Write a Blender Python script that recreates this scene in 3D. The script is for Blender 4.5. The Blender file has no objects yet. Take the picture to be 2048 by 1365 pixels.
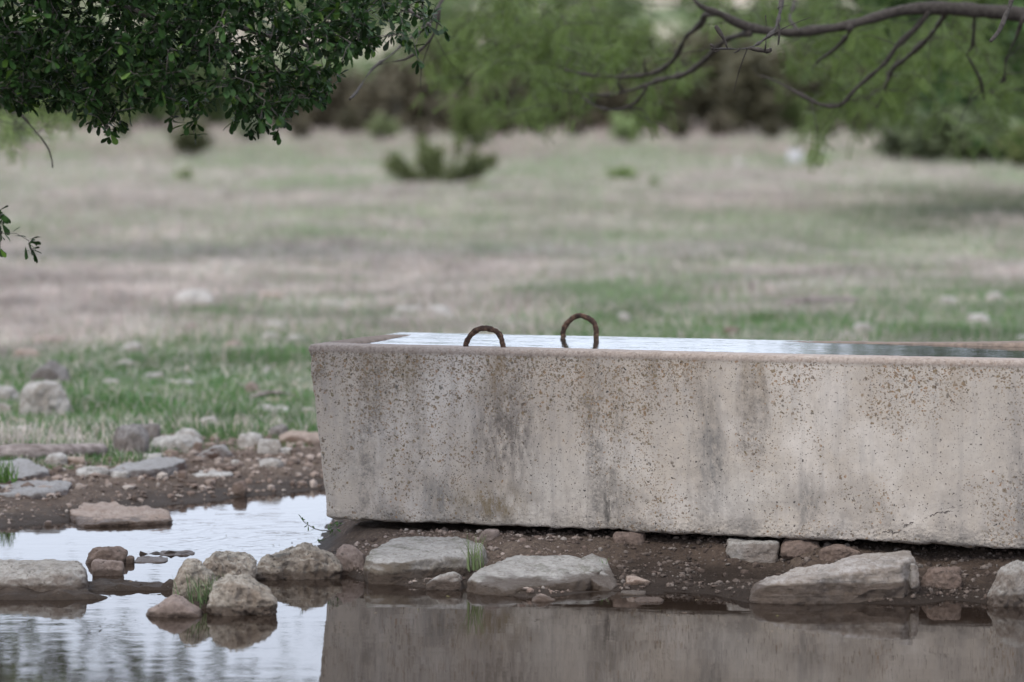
import bpy, bmesh, math, random
import numpy as np
from mathutils import Vector

# ------------------------------------------------------------------ camera
scene = bpy.context.scene
C = scene.collection
F = 7054.0                 # focal length in pixels of the 2048 px wide frame
HC = 1.37                  # eye height over the pond
TH = math.atan(433.5 / F)  # pitch down
cam_d = bpy.data.cameras.new("camera")
cam = bpy.data.objects.new("camera", cam_d); C.objects.link(cam)
cam.location = (0, 0, HC)
cam.rotation_euler = (math.pi / 2 - TH, 0, 0)
cam_d.sensor_width = 36.0
cam_d.lens = F / 2048 * 36
cam_d.clip_start = 0.1
cam_d.clip_end = 6000
cam_d.dof.use_dof = True
cam_d.dof.focus_distance = 10.75
cam_d.dof.aperture_fstop = 2.8
scene.camera = cam

# ------------------------------------------------------------------ world, sun, exposure
w = bpy.data.worlds.new("World"); scene.world = w; w.use_nodes = True
nt = w.node_tree; nt.nodes.clear()
SUN_EL, SUN_AZ = math.radians(52), math.radians(215)   # azimuth from +Y, clockwise: behind the camera, a little left
sky = nt.nodes.new('ShaderNodeTexSky'); sky.sky_type = 'NISHITA'; sky.sun_disc = False
sky.sun_elevation = SUN_EL; sky.sun_rotation = SUN_AZ; sky.air_density = 1.0; sky.dust_density = 2.0
tc = nt.nodes.new('ShaderNodeTexCoord')
mp = nt.nodes.new('ShaderNodeMapping'); mp.inputs['Scale'].default_value = (1, 1, 3)
nz = nt.nodes.new('ShaderNodeTexNoise'); nz.inputs['Scale'].default_value = 2.2; nz.inputs['Detail'].default_value = 4
rp = nt.nodes.new('ShaderNodeValToRGB')
rp.color_ramp.elements[0].position = 0.3; rp.color_ramp.elements[0].color = (7.6, 8.5, 10.5, 1)
rp.color_ramp.elements[1].position = 0.7; rp.color_ramp.elements[1].color = (10.3, 11.0, 12.4, 1)
mx = nt.nodes.new('ShaderNodeMixRGB'); mx.inputs[0].default_value = 0.86     # thick pale cloud over the blue
bg = nt.nodes.new('ShaderNodeBackground'); bg.inputs['Strength'].default_value = 0.12
wo = nt.nodes.new('ShaderNodeOutputWorld')
L = nt.links.new
L(tc.outputs['Generated'], mp.inputs[0]); L(mp.outputs[0], nz.inputs['Vector']); L(nz.outputs['Fac'], rp.inputs[0])
L(sky.outputs[0], mx.inputs[1]); L(rp.outputs[0], mx.inputs[2]); L(mx.outputs[0], bg.inputs['Color']); L(bg.outputs[0], wo.inputs[0])
sd_ = bpy.data.lights.new("sun", 'SUN'); sd_.energy = 1.5; sd_.angle = math.radians(30); sd_.color = (1, .92, .78)
sun = bpy.data.objects.new("sun", sd_); C.objects.link(sun)
sv = Vector((math.sin(SUN_AZ) * math.cos(SUN_EL), math.cos(SUN_AZ) * math.cos(SUN_EL), math.sin(SUN_EL)))
sun.rotation_euler = sv.to_track_quat('Z', 'Y').to_euler()
scene.view_settings.view_transform = 'Standard'
scene.view_settings.look = 'None'
scene.view_settings.gamma = 1
scene.view_settings.exposure = 0.50
scene.render.engine = 'CYCLES'
scene.cycles.max_bounces = 6
scene.cycles.transparent_max_bounces = 8

# ------------------------------------------------------------------ helpers
rng = np.random.default_rng(7)
ct, st = math.cos(TH), math.sin(TH)
def ray(px, py):
    u, v = (px - 1024) / F, (682.5 - py) / F
    return np.array([u, ct + v * st, -st + v * ct])
def W(px, py, z=0.0):
    d = ray(px, py); t = (z - HC) / d[2]; return np.array([0, 0, HC]) + d * t
def PY(px, py, Y):
    d = ray(px, py); return np.array([0, 0, HC]) + d * (Y / d[1])

def _h(i, j, k, s):
    n = (i.astype(np.int64) * 374761393 + j.astype(np.int64) * 668265263 + k.astype(np.int64) * 2147483647 + s * 974634777) & 0xffffffff
    n = ((n ^ (n >> 13)) * 1274126177) & 0xffffffff
    n = n ^ (n >> 16)
    return (n & 0xffff) / 65535.0
def vnoise(P, s=0):
    P = np.asarray(P, float); I = np.floor(P); f = P - I; I = I.astype(np.int64)
    f = f * f * f * (f * (f * 6 - 15) + 10)
    r = 0
    for a in (0, 1):
        for b in (0, 1):
            for c in (0, 1):
                wgt = (f[:, 0] if a else 1 - f[:, 0]) * (f[:, 1] if b else 1 - f[:, 1]) * (f[:, 2] if c else 1 - f[:, 2])
                r = r + wgt * _h(I[:, 0] + a, I[:, 1] + b, I[:, 2] + c, s)
    return r * 2 - 1
def fbm(P, o=4, s=0, g=.5):
    P = np.asarray(P, float); a = 1; r = 0; t = 0
    for k in range(o):
        r = r + a * vnoise(P * (2.03 ** k) + 17.3 * k, s + k); t += a; a *= g
    return r / t
def fb2(X, Y, sc, o=4, s=0):
    X = np.asarray(X, float); Y = np.asarray(Y, float); sh = X.shape
    return fbm(np.stack([X.ravel() * sc, Y.ravel() * sc, np.full(X.size, .37)], 1), o, s).reshape(sh)
def sstep(x, a, b):
    t = np.clip((np.asarray(x, float) - a) / (b - a), 0, 1); return t * t * (3 - 2 * t)

def mesh_obj(name, V, Fc, mat, parent=None, smooth=True, col=None, attrs=None, loc=None):
    """V: n x 3, Fc: m x 3 or m x 4 (or a list of such arrays)"""
    V = np.asarray(V, np.float32)
    if loc is not None: V = V - np.asarray(loc, np.float32)
    if not isinstance(Fc, (list, tuple)): Fc = [Fc]
    Fc = [np.asarray(f, np.int32) for f in Fc if len(f)]
    me = bpy.data.meshes.new(name)
    me.vertices.add(len(V)); me.vertices.foreach_set('co', V.ravel())
    nl = sum(f.size for f in Fc); me.loops.add(nl)
    me.loops.foreach_set('vertex_index', np.concatenate([f.ravel() for f in Fc]))
    tot = np.concatenate([np.full(len(f), f.shape[1], np.int32) for f in Fc])
    me.polygons.add(len(tot))
    me.polygons.foreach_set('loop_start', np.concatenate([[0], np.cumsum(tot)[:-1]]).astype(np.int32))
    me.polygons.foreach_set('use_smooth', np.full(len(tot), smooth))
    me.update(calc_edges=True)
    if col is not None:
        a = me.attributes.new('Col', 'FLOAT_COLOR', 'POINT')
        c4 = np.ones((len(V), 4), np.float32); c4[:, :3] = col; a.data.foreach_set('color', c4.ravel())
    for k, v in (attrs or {}).items():
        a = me.attributes.new(k, 'FLOAT', 'POINT'); a.data.foreach_set('value', np.asarray(v, np.float32))
    if mat: me.materials.append(mat)
    o = bpy.data.objects.new(name, me); C.objects.link(o)
    if loc is not None: o.location = loc
    if parent is not None: o.parent = parent
    return o
def tag(o, label=None, cat=None, group=None, kind=None):
    if label: o['label'] = label
    if cat: o['category'] = cat
    if group: o['group'] = group
    if kind: o['kind'] = kind
    return o
def empty(name, loc, label, cat, group=None):
    o = bpy.data.objects.new(name, None); C.objects.link(o); o.location = loc; o.empty_display_size = .1
    return tag(o, label, cat, group)

# ------------------------------------------------------------------ node helper
class NB:
    def __init__(s, name):
        s.m = bpy.data.materials.new(name); s.m.use_nodes = True
        s.t = s.m.node_tree; s.t.nodes.clear()
        s.out = s.n('ShaderNodeOutputMaterial')
    def n(s, ty, **kw):
        o = s.t.nodes.new(ty)
        for k, v in kw.items(): setattr(o, k, v)
        return o
    def set(s, sock, v):
        if v is None: return
        if hasattr(v, 'is_output'): s.t.links.new(v, sock)
        elif isinstance(v, (tuple, list)) and len(v) == 3 and sock.type == 'RGBA': sock.default_value = (*v, 1)
        else: sock.default_value = v
    def coord(s, kind='Object'):
        return s.n('ShaderNodeTexCoord').outputs[kind]
    def map(s, v, scale=(1, 1, 1), loc=(0, 0, 0), rot=(0, 0, 0)):
        o = s.n('ShaderNodeMapping'); s.set(o.inputs[0], v); o.inputs['Scale'].default_value = scale
        o.inputs['Location'].default_value = loc; o.inputs['Rotation'].default_value = rot; return o.outputs[0]
    def noise(s, v, scale, det=4, rough=.55, dist=0):
        o = s.n('ShaderNodeTexNoise'); s.set(o.inputs['Vector'], v)
        o.inputs['Scale'].default_value = scale; o.inputs['Detail'].default_value = det
        o.inputs['Roughness'].default_value = rough; o.inputs['Distortion'].default_value = dist
        return o.outputs['Fac']
    def vor(s, v, scale, feat='F1', rand=1):
        o = s.n('ShaderNodeTexVoronoi'); o.feature = feat; s.set(o.inputs['Vector'], v)
        o.inputs['Scale'].default_value = scale; o.inputs['Randomness'].default_value = rand
        return o.outputs
    def ramp(s, f, stops):
        o = s.n('ShaderNodeValToRGB'); s.set(o.inputs[0], f); e = o.color_ramp.elements
        while len(e) < len(stops): e.new(.5)
        for x, (p, c) in zip(e, stops):
            x.position = p; x.color = (*c, 1) if isinstance(c, tuple) else (c, c, c, 1)
        return o.outputs[0]
    def mr(s, f, a, b, c=0., d=1., smooth=False):
        o = s.n('ShaderNodeMapRange'); s.set(o.inputs[0], f)
        if smooth: o.interpolation_type = 'SMOOTHSTEP'
        for i, v in zip((1, 2, 3, 4), (a, b, c, d)): s.set(o.inputs[i], v)
        return o.outputs[0]
    def math(s, op, a, b=0., c=0.):
        o = s.n('ShaderNodeMath', operation=op)
        for i, v in enumerate((a, b, c)): s.set(o.inputs[i], v)
        return o.outputs[0]
    def mix(s, f, a, b, mode='MIX'):
        o = s.n('ShaderNodeMixRGB', blend_type=mode)
        for i, v in enumerate((f, a, b)): s.set(o.inputs[i], v)
        return o.outputs[0]
    def sep(s, v):
        o = s.n('ShaderNodeSeparateXYZ'); s.set(o.inputs[0], v); return o.outputs
    def attr(s, name, out='Fac'):
        o = s.n('ShaderNodeAttribute'); o.attribute_name = name; return o.outputs[out]
    def bump(s, h, dist, strength=1., nrm=None):
        o = s.n('ShaderNodeBump'); s.set(o.inputs['Height'], h); o.inputs['Distance'].default_value = dist
        o.inputs['Strength'].default_value = strength
        if nrm is not None: s.set(o.inputs['Normal'], nrm)
        return o.outputs[0]
    def principled(s, col, rough=.8, spec=.3, nrm=None, **kw):
        o = s.n('ShaderNodeBsdfPrincipled'); s.set(o.inputs['Base Color'], col); s.set(o.inputs['Roughness'], rough)
        s.set(o.inputs['Specular IOR Level'], spec)
        if nrm is not None: s.set(o.inputs['Normal'], nrm)
        for k, v in kw.items(): s.set(o.inputs[k.replace('_', ' ')], v)
        s.t.links.new(o.outputs[0], s.out.inputs[0]); return s.m

# ------------------------------------------------------------------ materials
def m_concrete():
    b = NB('weathered_concrete'); v = b.coord(); x, y, z = b.sep(v)
    base = b.ramp(b.noise(v, 2.3, 5, .6), [(.3, (.355, .316, .282)), (.5, (.43, .376, .325)), (.7, (.48, .438, .395))])
    base = b.mix(b.mr(x, .7, 2.6, 0, .75), b.mix(1, base, (1.02, 1.0, .96), 'MULTIPLY'), b.mix(1, base, (.88, .90, .92), 'MULTIPLY'))
    base = b.mix(b.mr(b.noise(v, 60, 4, .7), .35, .65, 0, .35), base, (.29, .262, .245))
    base = b.mix(b.mr(b.noise(b.map(v, (1, 1, .8), (4, 1, 7)), 4.5, 6, .65), .50, .66, 0, .6), base, (.56, .51, .465))
    # dark grey run-down streaks
    stk = b.noise(b.map(v, (9, 9, 1.1)), 1, 6, .62)
    msk = b.noise(b.map(v, (1, 1, .7), (3.1, 1, 2)), 2.6, 3, .5)
    blk = b.noise(v, 26, 5, .75)
    f = b.math('MULTIPLY', b.mr(stk, .50, .66, 0, 1), b.mr(msk, .44, .58, 0, 1))
    f = b.math('MULTIPLY', f, b.mr(blk, .36, .60, .15, 1))
    f = b.math('MULTIPLY', f, b.mr(b.noise(v, 120, 4, .7), .38, .58, .45, 1.15))
    col = b.mix(b.math('MULTIPLY', f, .85), base, (.125, .112, .10))
    # fine pale vertical runs
    st2 = b.noise(b.map(v, (38, 38, 1.6)), 1, 4, .6)
    col = b.mix(b.mr(st2, .5, .72, 0, .35), col, (.23, .215, .205))
    # dark grime low on the wall
    low = b.math('MULTIPLY', b.mr(z, .34, .13, 0, 1), b.mr(b.noise(v, 8, 6, .7), .46, .62, 0, 1))
    col = b.mix(b.math('MULTIPLY', low, .62), col, (.13, .12, .112))
    # brown lichen: thick below the rim and in patches further down, colonies with ragged outlines
    patch = b.noise(b.map(v, (1, 1, .8), (7, 2, 1)), 3.4, 4, .6)
    top = b.mr(z, .40, .66, 0, .5)
    leftish = b.mr(x, 1.3, .0, 0, .18)
    rimb = b.mr(z, .56, .655, 0, .40)
    leftish = b.math('ADD', leftish, b.math('MULTIPLY', rimb, b.mr(b.noise(v, 5, 3), .35, .6, .4, 1)))
    dens = b.math('ADD', b.math('ADD', b.mr(patch, .42, .62, 0, .75), leftish), b.math('MULTIPLY', top, b.mr(patch, .36, .5, .45, 1.4)))
    wn = b.n('ShaderNodeTexNoise'); b.set(wn.inputs['Vector'], v); wn.inputs['Scale'].default_value = 70; wn.inputs['Detail'].default_value = 3
    wv = b.n('ShaderNodeVectorMath', operation='MULTIPLY_ADD'); b.set(wv.inputs[0], wn.outputs['Color']); wv.inputs[1].default_value = (.018, .018, .018); b.set(wv.inputs[2], v)
    vw = wv.outputs[0]
    grain = b.noise(v, 210, 3, .7)
    for sc, sz in ((52, .30), (84, .42), (130, .5), (210, .55)):
        vo = b.vor(b.map(vw, (1, 1, 1), (sc * .1, 0, 0)), sc)
        rr, gg, bb = b.sep(vo['Color'])
        rad = b.math('MULTIPLY', b.mr(b.math('SUBTRACT', dens, rr), 0, .4, 0, 1), b.math('MULTIPLY', sz, b.math('ADD', b.math('MULTIPLY', gg, gg), .3)))
        spot = b.mr(b.math('SUBTRACT', rad, vo['Distance']), -.02, .10, 0, 1)
        lc = b.ramp(bb, [(0, (.085, .068, .055)), (.3, (.17, .115, .07)), (.55, (.14, .11, .06)), (.75, (.24, .13, .06)), (.9, (.20, .165, .12)), (1, (.07, .065, .06))])
        col = b.mix(b.math('MULTIPLY', spot, b.mr(grain, .3, .6, .45, .95)), col, lc)
    def gauss(cx, cz, rx, rz_):
        a = b.math('POWER', b.math('DIVIDE', b.math('SUBTRACT', x, cx), rx), 2.); c = b.math('POWER', b.math('DIVIDE', b.math('SUBTRACT', z, cz), rz_), 2.)
        return b.math('POWER', 2.718, b.math('MULTIPLY', b.math('ADD', a, c), -1.))
    # the particular stains of this wall
    for cx, cz, rx, rz_, am, cc in ((.66, .42, .10, .17, .9, (.13, .112, .098)), (.60, .19, .12, .05, 1.0, (.16, .12, .07)), (.99, .20, .035, .09, 1.0, (.10, .09, .08)), (.43, .20, .06, .07, .7, (.13, .125, .12)),
                                  (1.32, .36, .05, .2, .6, (.13, .125, .12)), (1.62, .22, .04, .08, .7, (.12, .115, .11)), (2.28, .3, .06, .2, .6, (.13, .12, .115)), (.64, .60, .03, .09, .55, (.19, .13, .07)), (.33, .6, .025, .08, .7, (.18, .14, .09))):
        f2 = b.math('MULTIPLY', gauss(cx, cz, rx, rz_), b.mr(b.noise(b.map(v, (1, 1, .35), (cx, 0, cz)), 42, 5, .75), .38, .60, 0, am))
        col = b.mix(b.math('MINIMUM', b.math('MULTIPLY', f2, 1.2), .9), col, cc)
    # a rough diagonal crack low on the right
    ln_ = b.math('ABSOLUTE', b.math('SUBTRACT', b.math('SUBTRACT', z, b.math('MULTIPLY', b.math('SUBTRACT', x, 1.80), .42)), b.math('ADD', .085, b.math('MULTIPLY', b.noise(v, 22, 4, .7), .07))))
    crack = b.math('MULTIPLY', b.mr(ln_, .0035, .0008, 0, .9), b.math('MULTIPLY', b.mr(x, 1.82, 1.86), b.mr(x, 2.12, 2.05)))
    crack = b.math('MULTIPLY', crack, b.mr(b.noise(v, 60, 2), .42, .55))
    col = b.mix(crack, col, (.07, .06, .055))
    # brown stain wash under dense lichen
    wash = b.math('MULTIPLY', b.mr(stk, .54, .68, 0, 1), b.mr(z, .42, .64, 0, .5))
    col = b.mix(wash, col, (.22, .165, .11))
    # pits
    pits = None
    for sc, thr in ((75, .20), (130, .25), (34, .12), (210, .26)):
        vo = b.vor(b.map(vw, (1, 1, 1), (0, 0, sc)), sc); rr, gg, bb = b.sep(vo['Color'])
        p = b.mr(b.math('SUBTRACT', b.math('MULTIPLY', b.math('MULTIPLY', rr, rr), thr), vo['Distance']), 0, .035, 0, 1)
        pits = p if pits is None else b.math('MAXIMUM', pits, p)
    col = b.mix(b.math('MULTIPLY', pits, .88), col, (.045, .04, .038))
    # rim: pinkish worn top
    rim = b.mr(z, .652, .660, 0, .75)
    col = b.mix(rim, col, b.ramp(b.noise(v, 90, 4, .7), [(.35, (.20, .155, .13)), (.65, (.34, .285, .25))]))
    col = b.mix(b.math('MULTIPLY', b.mr(y, .10, .14), b.mr(z, .60, .64, 0, .75)), col, b.ramp(b.noise(v, 50, 4), [(.35, (.075, .055, .042)), (.65, (.18, .13, .10))]))
    rough_low = b.mr(z, .19, .125, 0, 1)
    h = b.math('ADD', b.math('MULTIPLY', b.noise(v, 120, 5, .7), b.mr(z, .2, .13, .35, 1.8)), b.math('MULTIPLY', b.math('MAXIMUM', pits, crack), -1.1))
    h = b.math('ADD', h, b.math('MULTIPLY', b.vor(v, 85)['Distance'], b.math('MULTIPLY', rough_low, 1.4)))
    return b.principled(col, .88, .25, b.bump(h, .003, 1))

def m_rock(name, a, c, dk, wetz=.018, lichen=.5, strata=0., world_wet=True, pit=.6, moss=0., stain=(.17, .12, .09), stainamt=.5):
    b = NB(name); v = b.coord(); oi = b.n('ShaderNodeObjectInfo')
    off = b.n('ShaderNodeVectorMath', operation='ADD'); b.set(off.inputs[0], v)
    cmb = b.n('ShaderNodeCombineXYZ'); r10 = b.math('MULTIPLY', oi.outputs['Random'], 40); b.set(cmb.inputs[0], r10); b.set(cmb.inputs[1], r10)
    b.set(off.inputs[1], cmb.outputs[0]); v = off.outputs[0]
    col = b.mix(b.mr(b.noise(v, 7, 5, .6), .35, .65), a, c)
    col = b.mix(b.mr(b.noise(v, 50, 6, .8), .44, .62, 0, .8), col, dk)
    col = b.mix(b.mr(b.noise(v, 16, 5, .7, .3), .52, .66, 0, lichen), col, (.10, .098, .09))
    if moss: col = b.mix(b.mr(b.noise(v, 11, 4, .7), .52, .6, 0, moss), col, (.07, .075, .03))
    if strata:
        s_ = b.noise(b.map(v, (6, 6, 70), (0, 0, 0), (0, math.radians(-14), 0)), 1, 4, .6)
        col = b.mix(b.mr(s_, .45, .65, 0, strata), col, dk)
    wq = b.n('ShaderNodeTexNoise'); b.set(wq.inputs['Vector'], v); wq.inputs['Scale'].default_value = 40
    wr = b.n('ShaderNodeVectorMath', operation='MULTIPLY_ADD'); b.set(wr.inputs[0], wq.outputs['Color']); wr.inputs[1].default_value = (.05, .05, .05); b.set(wr.inputs[2], v)
    vo = b.vor(wr.outputs[0], 75); rr = b.sep(vo['Color'])[0]
    p = b.mr(b.math('SUBTRACT', b.math('MULTIPLY', b.math('MULTIPLY', rr, rr), .36), vo['Distance']), -.05, .10, 0, pit)
    col = b.mix(p, col, (.07, .062, .055))
    geo = b.n('ShaderNodeNewGeometry'); gz = b.sep(geo.outputs['Position'])[2]
    nrz = b.sep(geo.outputs['Normal'])[2]
    # brown earth stain on steep sides, weathered grey on upward faces
    col = b.mix(b.math('MULTIPLY', b.mr(nrz, .72, .30, 0, 1), b.mr(b.noise(v, 9, 4), .36, .56, stainamt * .35, min(1, stainamt * 1.15))), col, stain)
    rough = .85
    if wetz > 0:
        wn = b.math('ADD', gz, b.math('MULTIPLY', b.math('SUBTRACT', b.noise(v, 9, 4), .5), .05))
        wet = b.mr(wn, wetz, wetz - .008, 0, 1)
        col = b.mix(b.math('MULTIPLY', wet, .72), col, b.mix(.5, col, (.055, .035, .025), 'MULTIPLY'))
        col = b.mix(b.math('MULTIPLY', wet, .68), col, (.075, .050, .036))
        rough = b.mr(wet, 0, 1, .85, .4)
    hh = b.math('ADD', b.math('MULTIPLY', b.noise(v, 60, 7, .78), 1.9), b.math('MULTIPLY', p, -.5))
    if strata: hh = b.math('ADD', hh, b.math('MULTIPLY', s_, 1.4))
    return b.principled(col, rough, .25, b.bump(hh, .0085, 1))

def m_soil():
    b = NB('soil_ground'); v = b.coord('Object'); z = b.sep(b.n('ShaderNodeNewGeometry').outputs['Position'])[2]
    col = b.ramp(b.noise(v, 3, 6, .65), [(.3, (.095, .070, .055)), (.55, (.15, .113, .088)), (.75, (.22, .175, .14))])
    col = b.mix(b.mr(b.noise(v, 55, 5, .8), .42, .62, 0, .75), col, (.065, .05, .044))
    vo = b.vor(v, 75); rr, gg, _ = b.sep(vo['Color'])
    p = b.mr(b.math('SUBTRACT', b.math('MULTIPLY', rr, .30), vo['Distance']), -.02, .04, 0, .8)
    col = b.mix(p, col, b.ramp(gg, [(0, (.30, .25, .21)), (.6, (.16, .12, .10)), (1, (.42, .37, .33))]))
    n2 = b.math('MULTIPLY', b.math('SUBTRACT', b.noise(v, 7, 4), .5), .055)
    wet = b.mr(b.math('ADD', z, n2), .060, .012, 0, 1, True)
    col = b.mix(b.math('MULTIPLY', wet, .82), col, (.034, .026, .021))
    col = b.mix(b.math('MULTIPLY', b.attr('damp'), .55), col, b.mix(1, col, (.38, .34, .32), 'MULTIPLY'))
    fld = b.attr('field')
    g = b.noise(b.map(v, (1, .5, 1)), .35, 5, .6)
    fc = b.ramp(g, [(.38, (.34, .285, .255)), (.5, (.30, .28, .23)), (.62, (.18, .21, .11))])
    fc = b.mix(b.mr(b.noise(v, 9, 4, .7), .35, .65, 0, .45), fc, (.15, .115, .09))
    col = b.mix(fld, col, fc)
    hill = b.attr('hill')
    hc = b.ramp(b.noise(b.map(v, (1, .35, 1)), .03, 5, .6), [(.42, (.40, .335, .275)), (.52, (.30, .28, .20)), (.58, (.10, .13, .06))])
    col = b.mix(hill, col, hc)
    hgt = b.math('ADD', b.noise(v, 38, 6, .75), b.math('MULTIPLY', p, .5))
    return b.principled(col, b.mr(wet, 0, 1, .94, .66), .12, b.bump(hgt, .016, 1))

def m_vcol(name, rough=.6, spec=.25, trans=.25, hue=.0):
    b = NB(name); c = b.attr('Col', 'Color')
    p = b.n('ShaderNodeBsdfPrincipled'); b.set(p.inputs['Base Color'], c); b.set(p.inputs['Roughness'], rough); b.set(p.inputs['Specular IOR Level'], spec)
    t = b.n('ShaderNodeBsdfTranslucent'); b.set(t.inputs[0], c)
    m = b.n('ShaderNodeMixShader'); b.set(m.inputs[0], trans)
    b.t.links.new(p.outputs[0], m.inputs[1]); b.t.links.new(t.outputs[0], m.inputs[2]); b.t.links.new(m.outputs[0], b.out.inputs[0])
    return b.m
def m_bark(name, a, c):
    b = NB(name); v = b.coord()
    n = b.noise(b.map(v, (.25, 1, 1) if name == 'weathered_wood' else (1, 1, 1)), 60, 5, .7)
    col = b.mix(b.mr(n, .35, .65), a, c)
    return b.principled(col, .85, .2, b.bump(b.noise(v, 90, 4, .7), .004, 1))
def m_rust():
    b = NB('rusty_rebar'); v = b.coord()
    n = b.noise(v, 70, 5, .75)
    col = b.ramp(n, [(.36, (.028, .02, .018)), (.5, (.07, .04, .028)), (.62, (.14, .085, .058)), (.72, (.30, .24, .20))])
    return b.principled(col, .85, .3, b.bump(b.noise(v, 140, 5, .7), .004, 1), Metallic=.15)
def m_water(name, mud, clear, wav, calm=1.0):
    """dull turbid body under a mirror skin; clearer where shallow ('depth' attribute)"""
    b = NB(name); v = b.coord()
    hts = None
    for (sx, sy, sc, amp, dx) in wav:
        h = b.math('MULTIPLY', b.noise(b.map(v, (sx, sy, 1), (dx, dx, 0)), sc, 3, .5), amp)
        hts = h if hts is None else b.math('ADD', hts, h)
    # rings that spread from the trough's left corner
    amp = b.attr('ripple')
    px = b.n('ShaderNodeVectorMath', operation='DISTANCE'); b.set(px.inputs[0], v); px.inputs[1].default_value = (-.42, 11.35, 0)
    rg = b.math('SINE', b.math('MULTIPLY', b.math('ADD', px.outputs['Value'], b.math('MULTIPLY', b.noise(v, 4, 4, .6), .35)), 80.))
    hts = b.math('ADD', hts, b.math('MULTIPLY', b.math('MULTIPLY', b.math('MULTIPLY', rg, amp), b.mr(b.noise(b.map(v, (1, 2.5, 1)), 5, 2), .4, .62)), 1.5))
    nrm = b.bump(hts, .0022 * calm, 1)
    dif = b.n('ShaderNodeBsdfDiffuse'); b.set(dif.inputs[0], mud)
    tr = b.n('ShaderNodeBsdfTransparent'); b.set(tr.inputs[0], (.72, .62, .55))
    m1 = b.n('ShaderNodeMixShader'); b.set(m1.inputs[0], b.mr(b.attr('depth'), 0, clear, .08, 1))
    b.t.links.new(tr.outputs[0], m1.inputs[1]); b.t.links.new(dif.outputs[0], m1.inputs[2])
    gl = b.n('ShaderNodeBsdfGlossy'); gl.inputs['Roughness'].default_value = .015; b.set(gl.inputs[0], (1, 1, 1)); b.set(gl.inputs['Normal'], nrm)
    fr = b.n('ShaderNodeFresnel'); fr.inputs[0].default_value = 1.34; b.set(fr.inputs['Normal'], nrm)
    m2 = b.n('ShaderNodeMixShader'); b.set(m2.inputs[0], fr.outputs[0])
    b.t.links.new(m1.outputs[0], m2.inputs[1]); b.t.links.new(gl.outputs[0], m2.inputs[2]); b.t.links.new(m2.outputs[0], b.out.inputs[0])
    return b.m

M = {}
M['concrete'] = m_concrete()
M['soil'] = m_soil()
M['lime'] = m_rock('pale_limestone', (.36, .335, .305), (.45, .425, .395), (.20, .175, .15), .035, .35)
M['slab'] = m_rock('grey_limestone_slab', (.40, .38, .355), (.49, .468, .44), (.27, .245, .22), .042, .25, pit=.4, moss=.35, stain=(.15, .115, .08), stainamt=.75)
M['lich'] = m_rock('lichen_limestone', (.34, .295, .245), (.50, .455, .395), (.14, .115, .09), .028, .85, pit=.8, stain=(.25, .18, .13), stainamt=.4)
M['brown'] = m_rock('brown_stone', (.20, .145, .12), (.27, .20, .165), (.11, .08, .065), .02, .2, stainamt=.3)
M['pink'] = m_rock('pinkish_stone', (.30, .235, .205), (.38, .31, .275), (.2, .15, .13), .02, .2, stainamt=.3)
M['strata'] = m_rock('layered_limestone', (.40, .36, .325), (.50, .46, .435), (.23, .19, .155), .06, .35, strata=.6, pit=.3, stain=(.22, .165, .12))
M['tan'] = m_rock('tan_limestone', (.38, .30, .25), (.44, .36, .31), (.26, .19, .155), .022, .15, pit=.5, stain=(.17, .11, .08), stainamt=.8)
M['dry'] = m_rock('dry_field_limestone', (.43, .405, .38), (.56, .54, .515), (.26, .235, .21), 0, .6, pit=.5, stain=(.33, .27, .22), stainamt=.35)
M['drydark'] = m_rock('dark_lichen_boulder', (.22, .20, .19), (.36, .34, .33), (.10, .09, .085), 0, .95, pit=.8, stain=(.16, .12, .10), stainamt=.5)
M['greyslab'] = m_rock('blue_grey_slab', (.30, .29, .285), (.36, .355, .35), (.22, .20, .19), .0, .15, pit=.3, stain=(.11, .07, .055), stainamt=.95)
M['white'] = m_rock('white_stone', (.46, .46, .49), (.52, .52, .54), (.36, .35, .34), 0, .05, pit=.1, stain=(.6, .58, .55), stainamt=.1)
M['leaf'] = m_vcol('oak_leaf', .5, .2, .2)
M['feather'] = m_vcol('mesquite_leaf', .6, .25, .35)
M['grass'] = m_vcol('grass_blades', .7, .15, .2)
M['shrub'] = m_vcol('shrub_foliage', .7, .2, .2)
M['bark'] = m_bark('grey_bark', (.09, .075, .07), (.16, .14, .13))
M['barkd'] = m_bark('dark_bark', (.026, .022, .019), (.066, .057, .050))
M['wood'] = m_bark('weathered_wood', (.09, .07, .062), (.30, .26, .25))
M['rust'] = m_rust()

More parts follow.
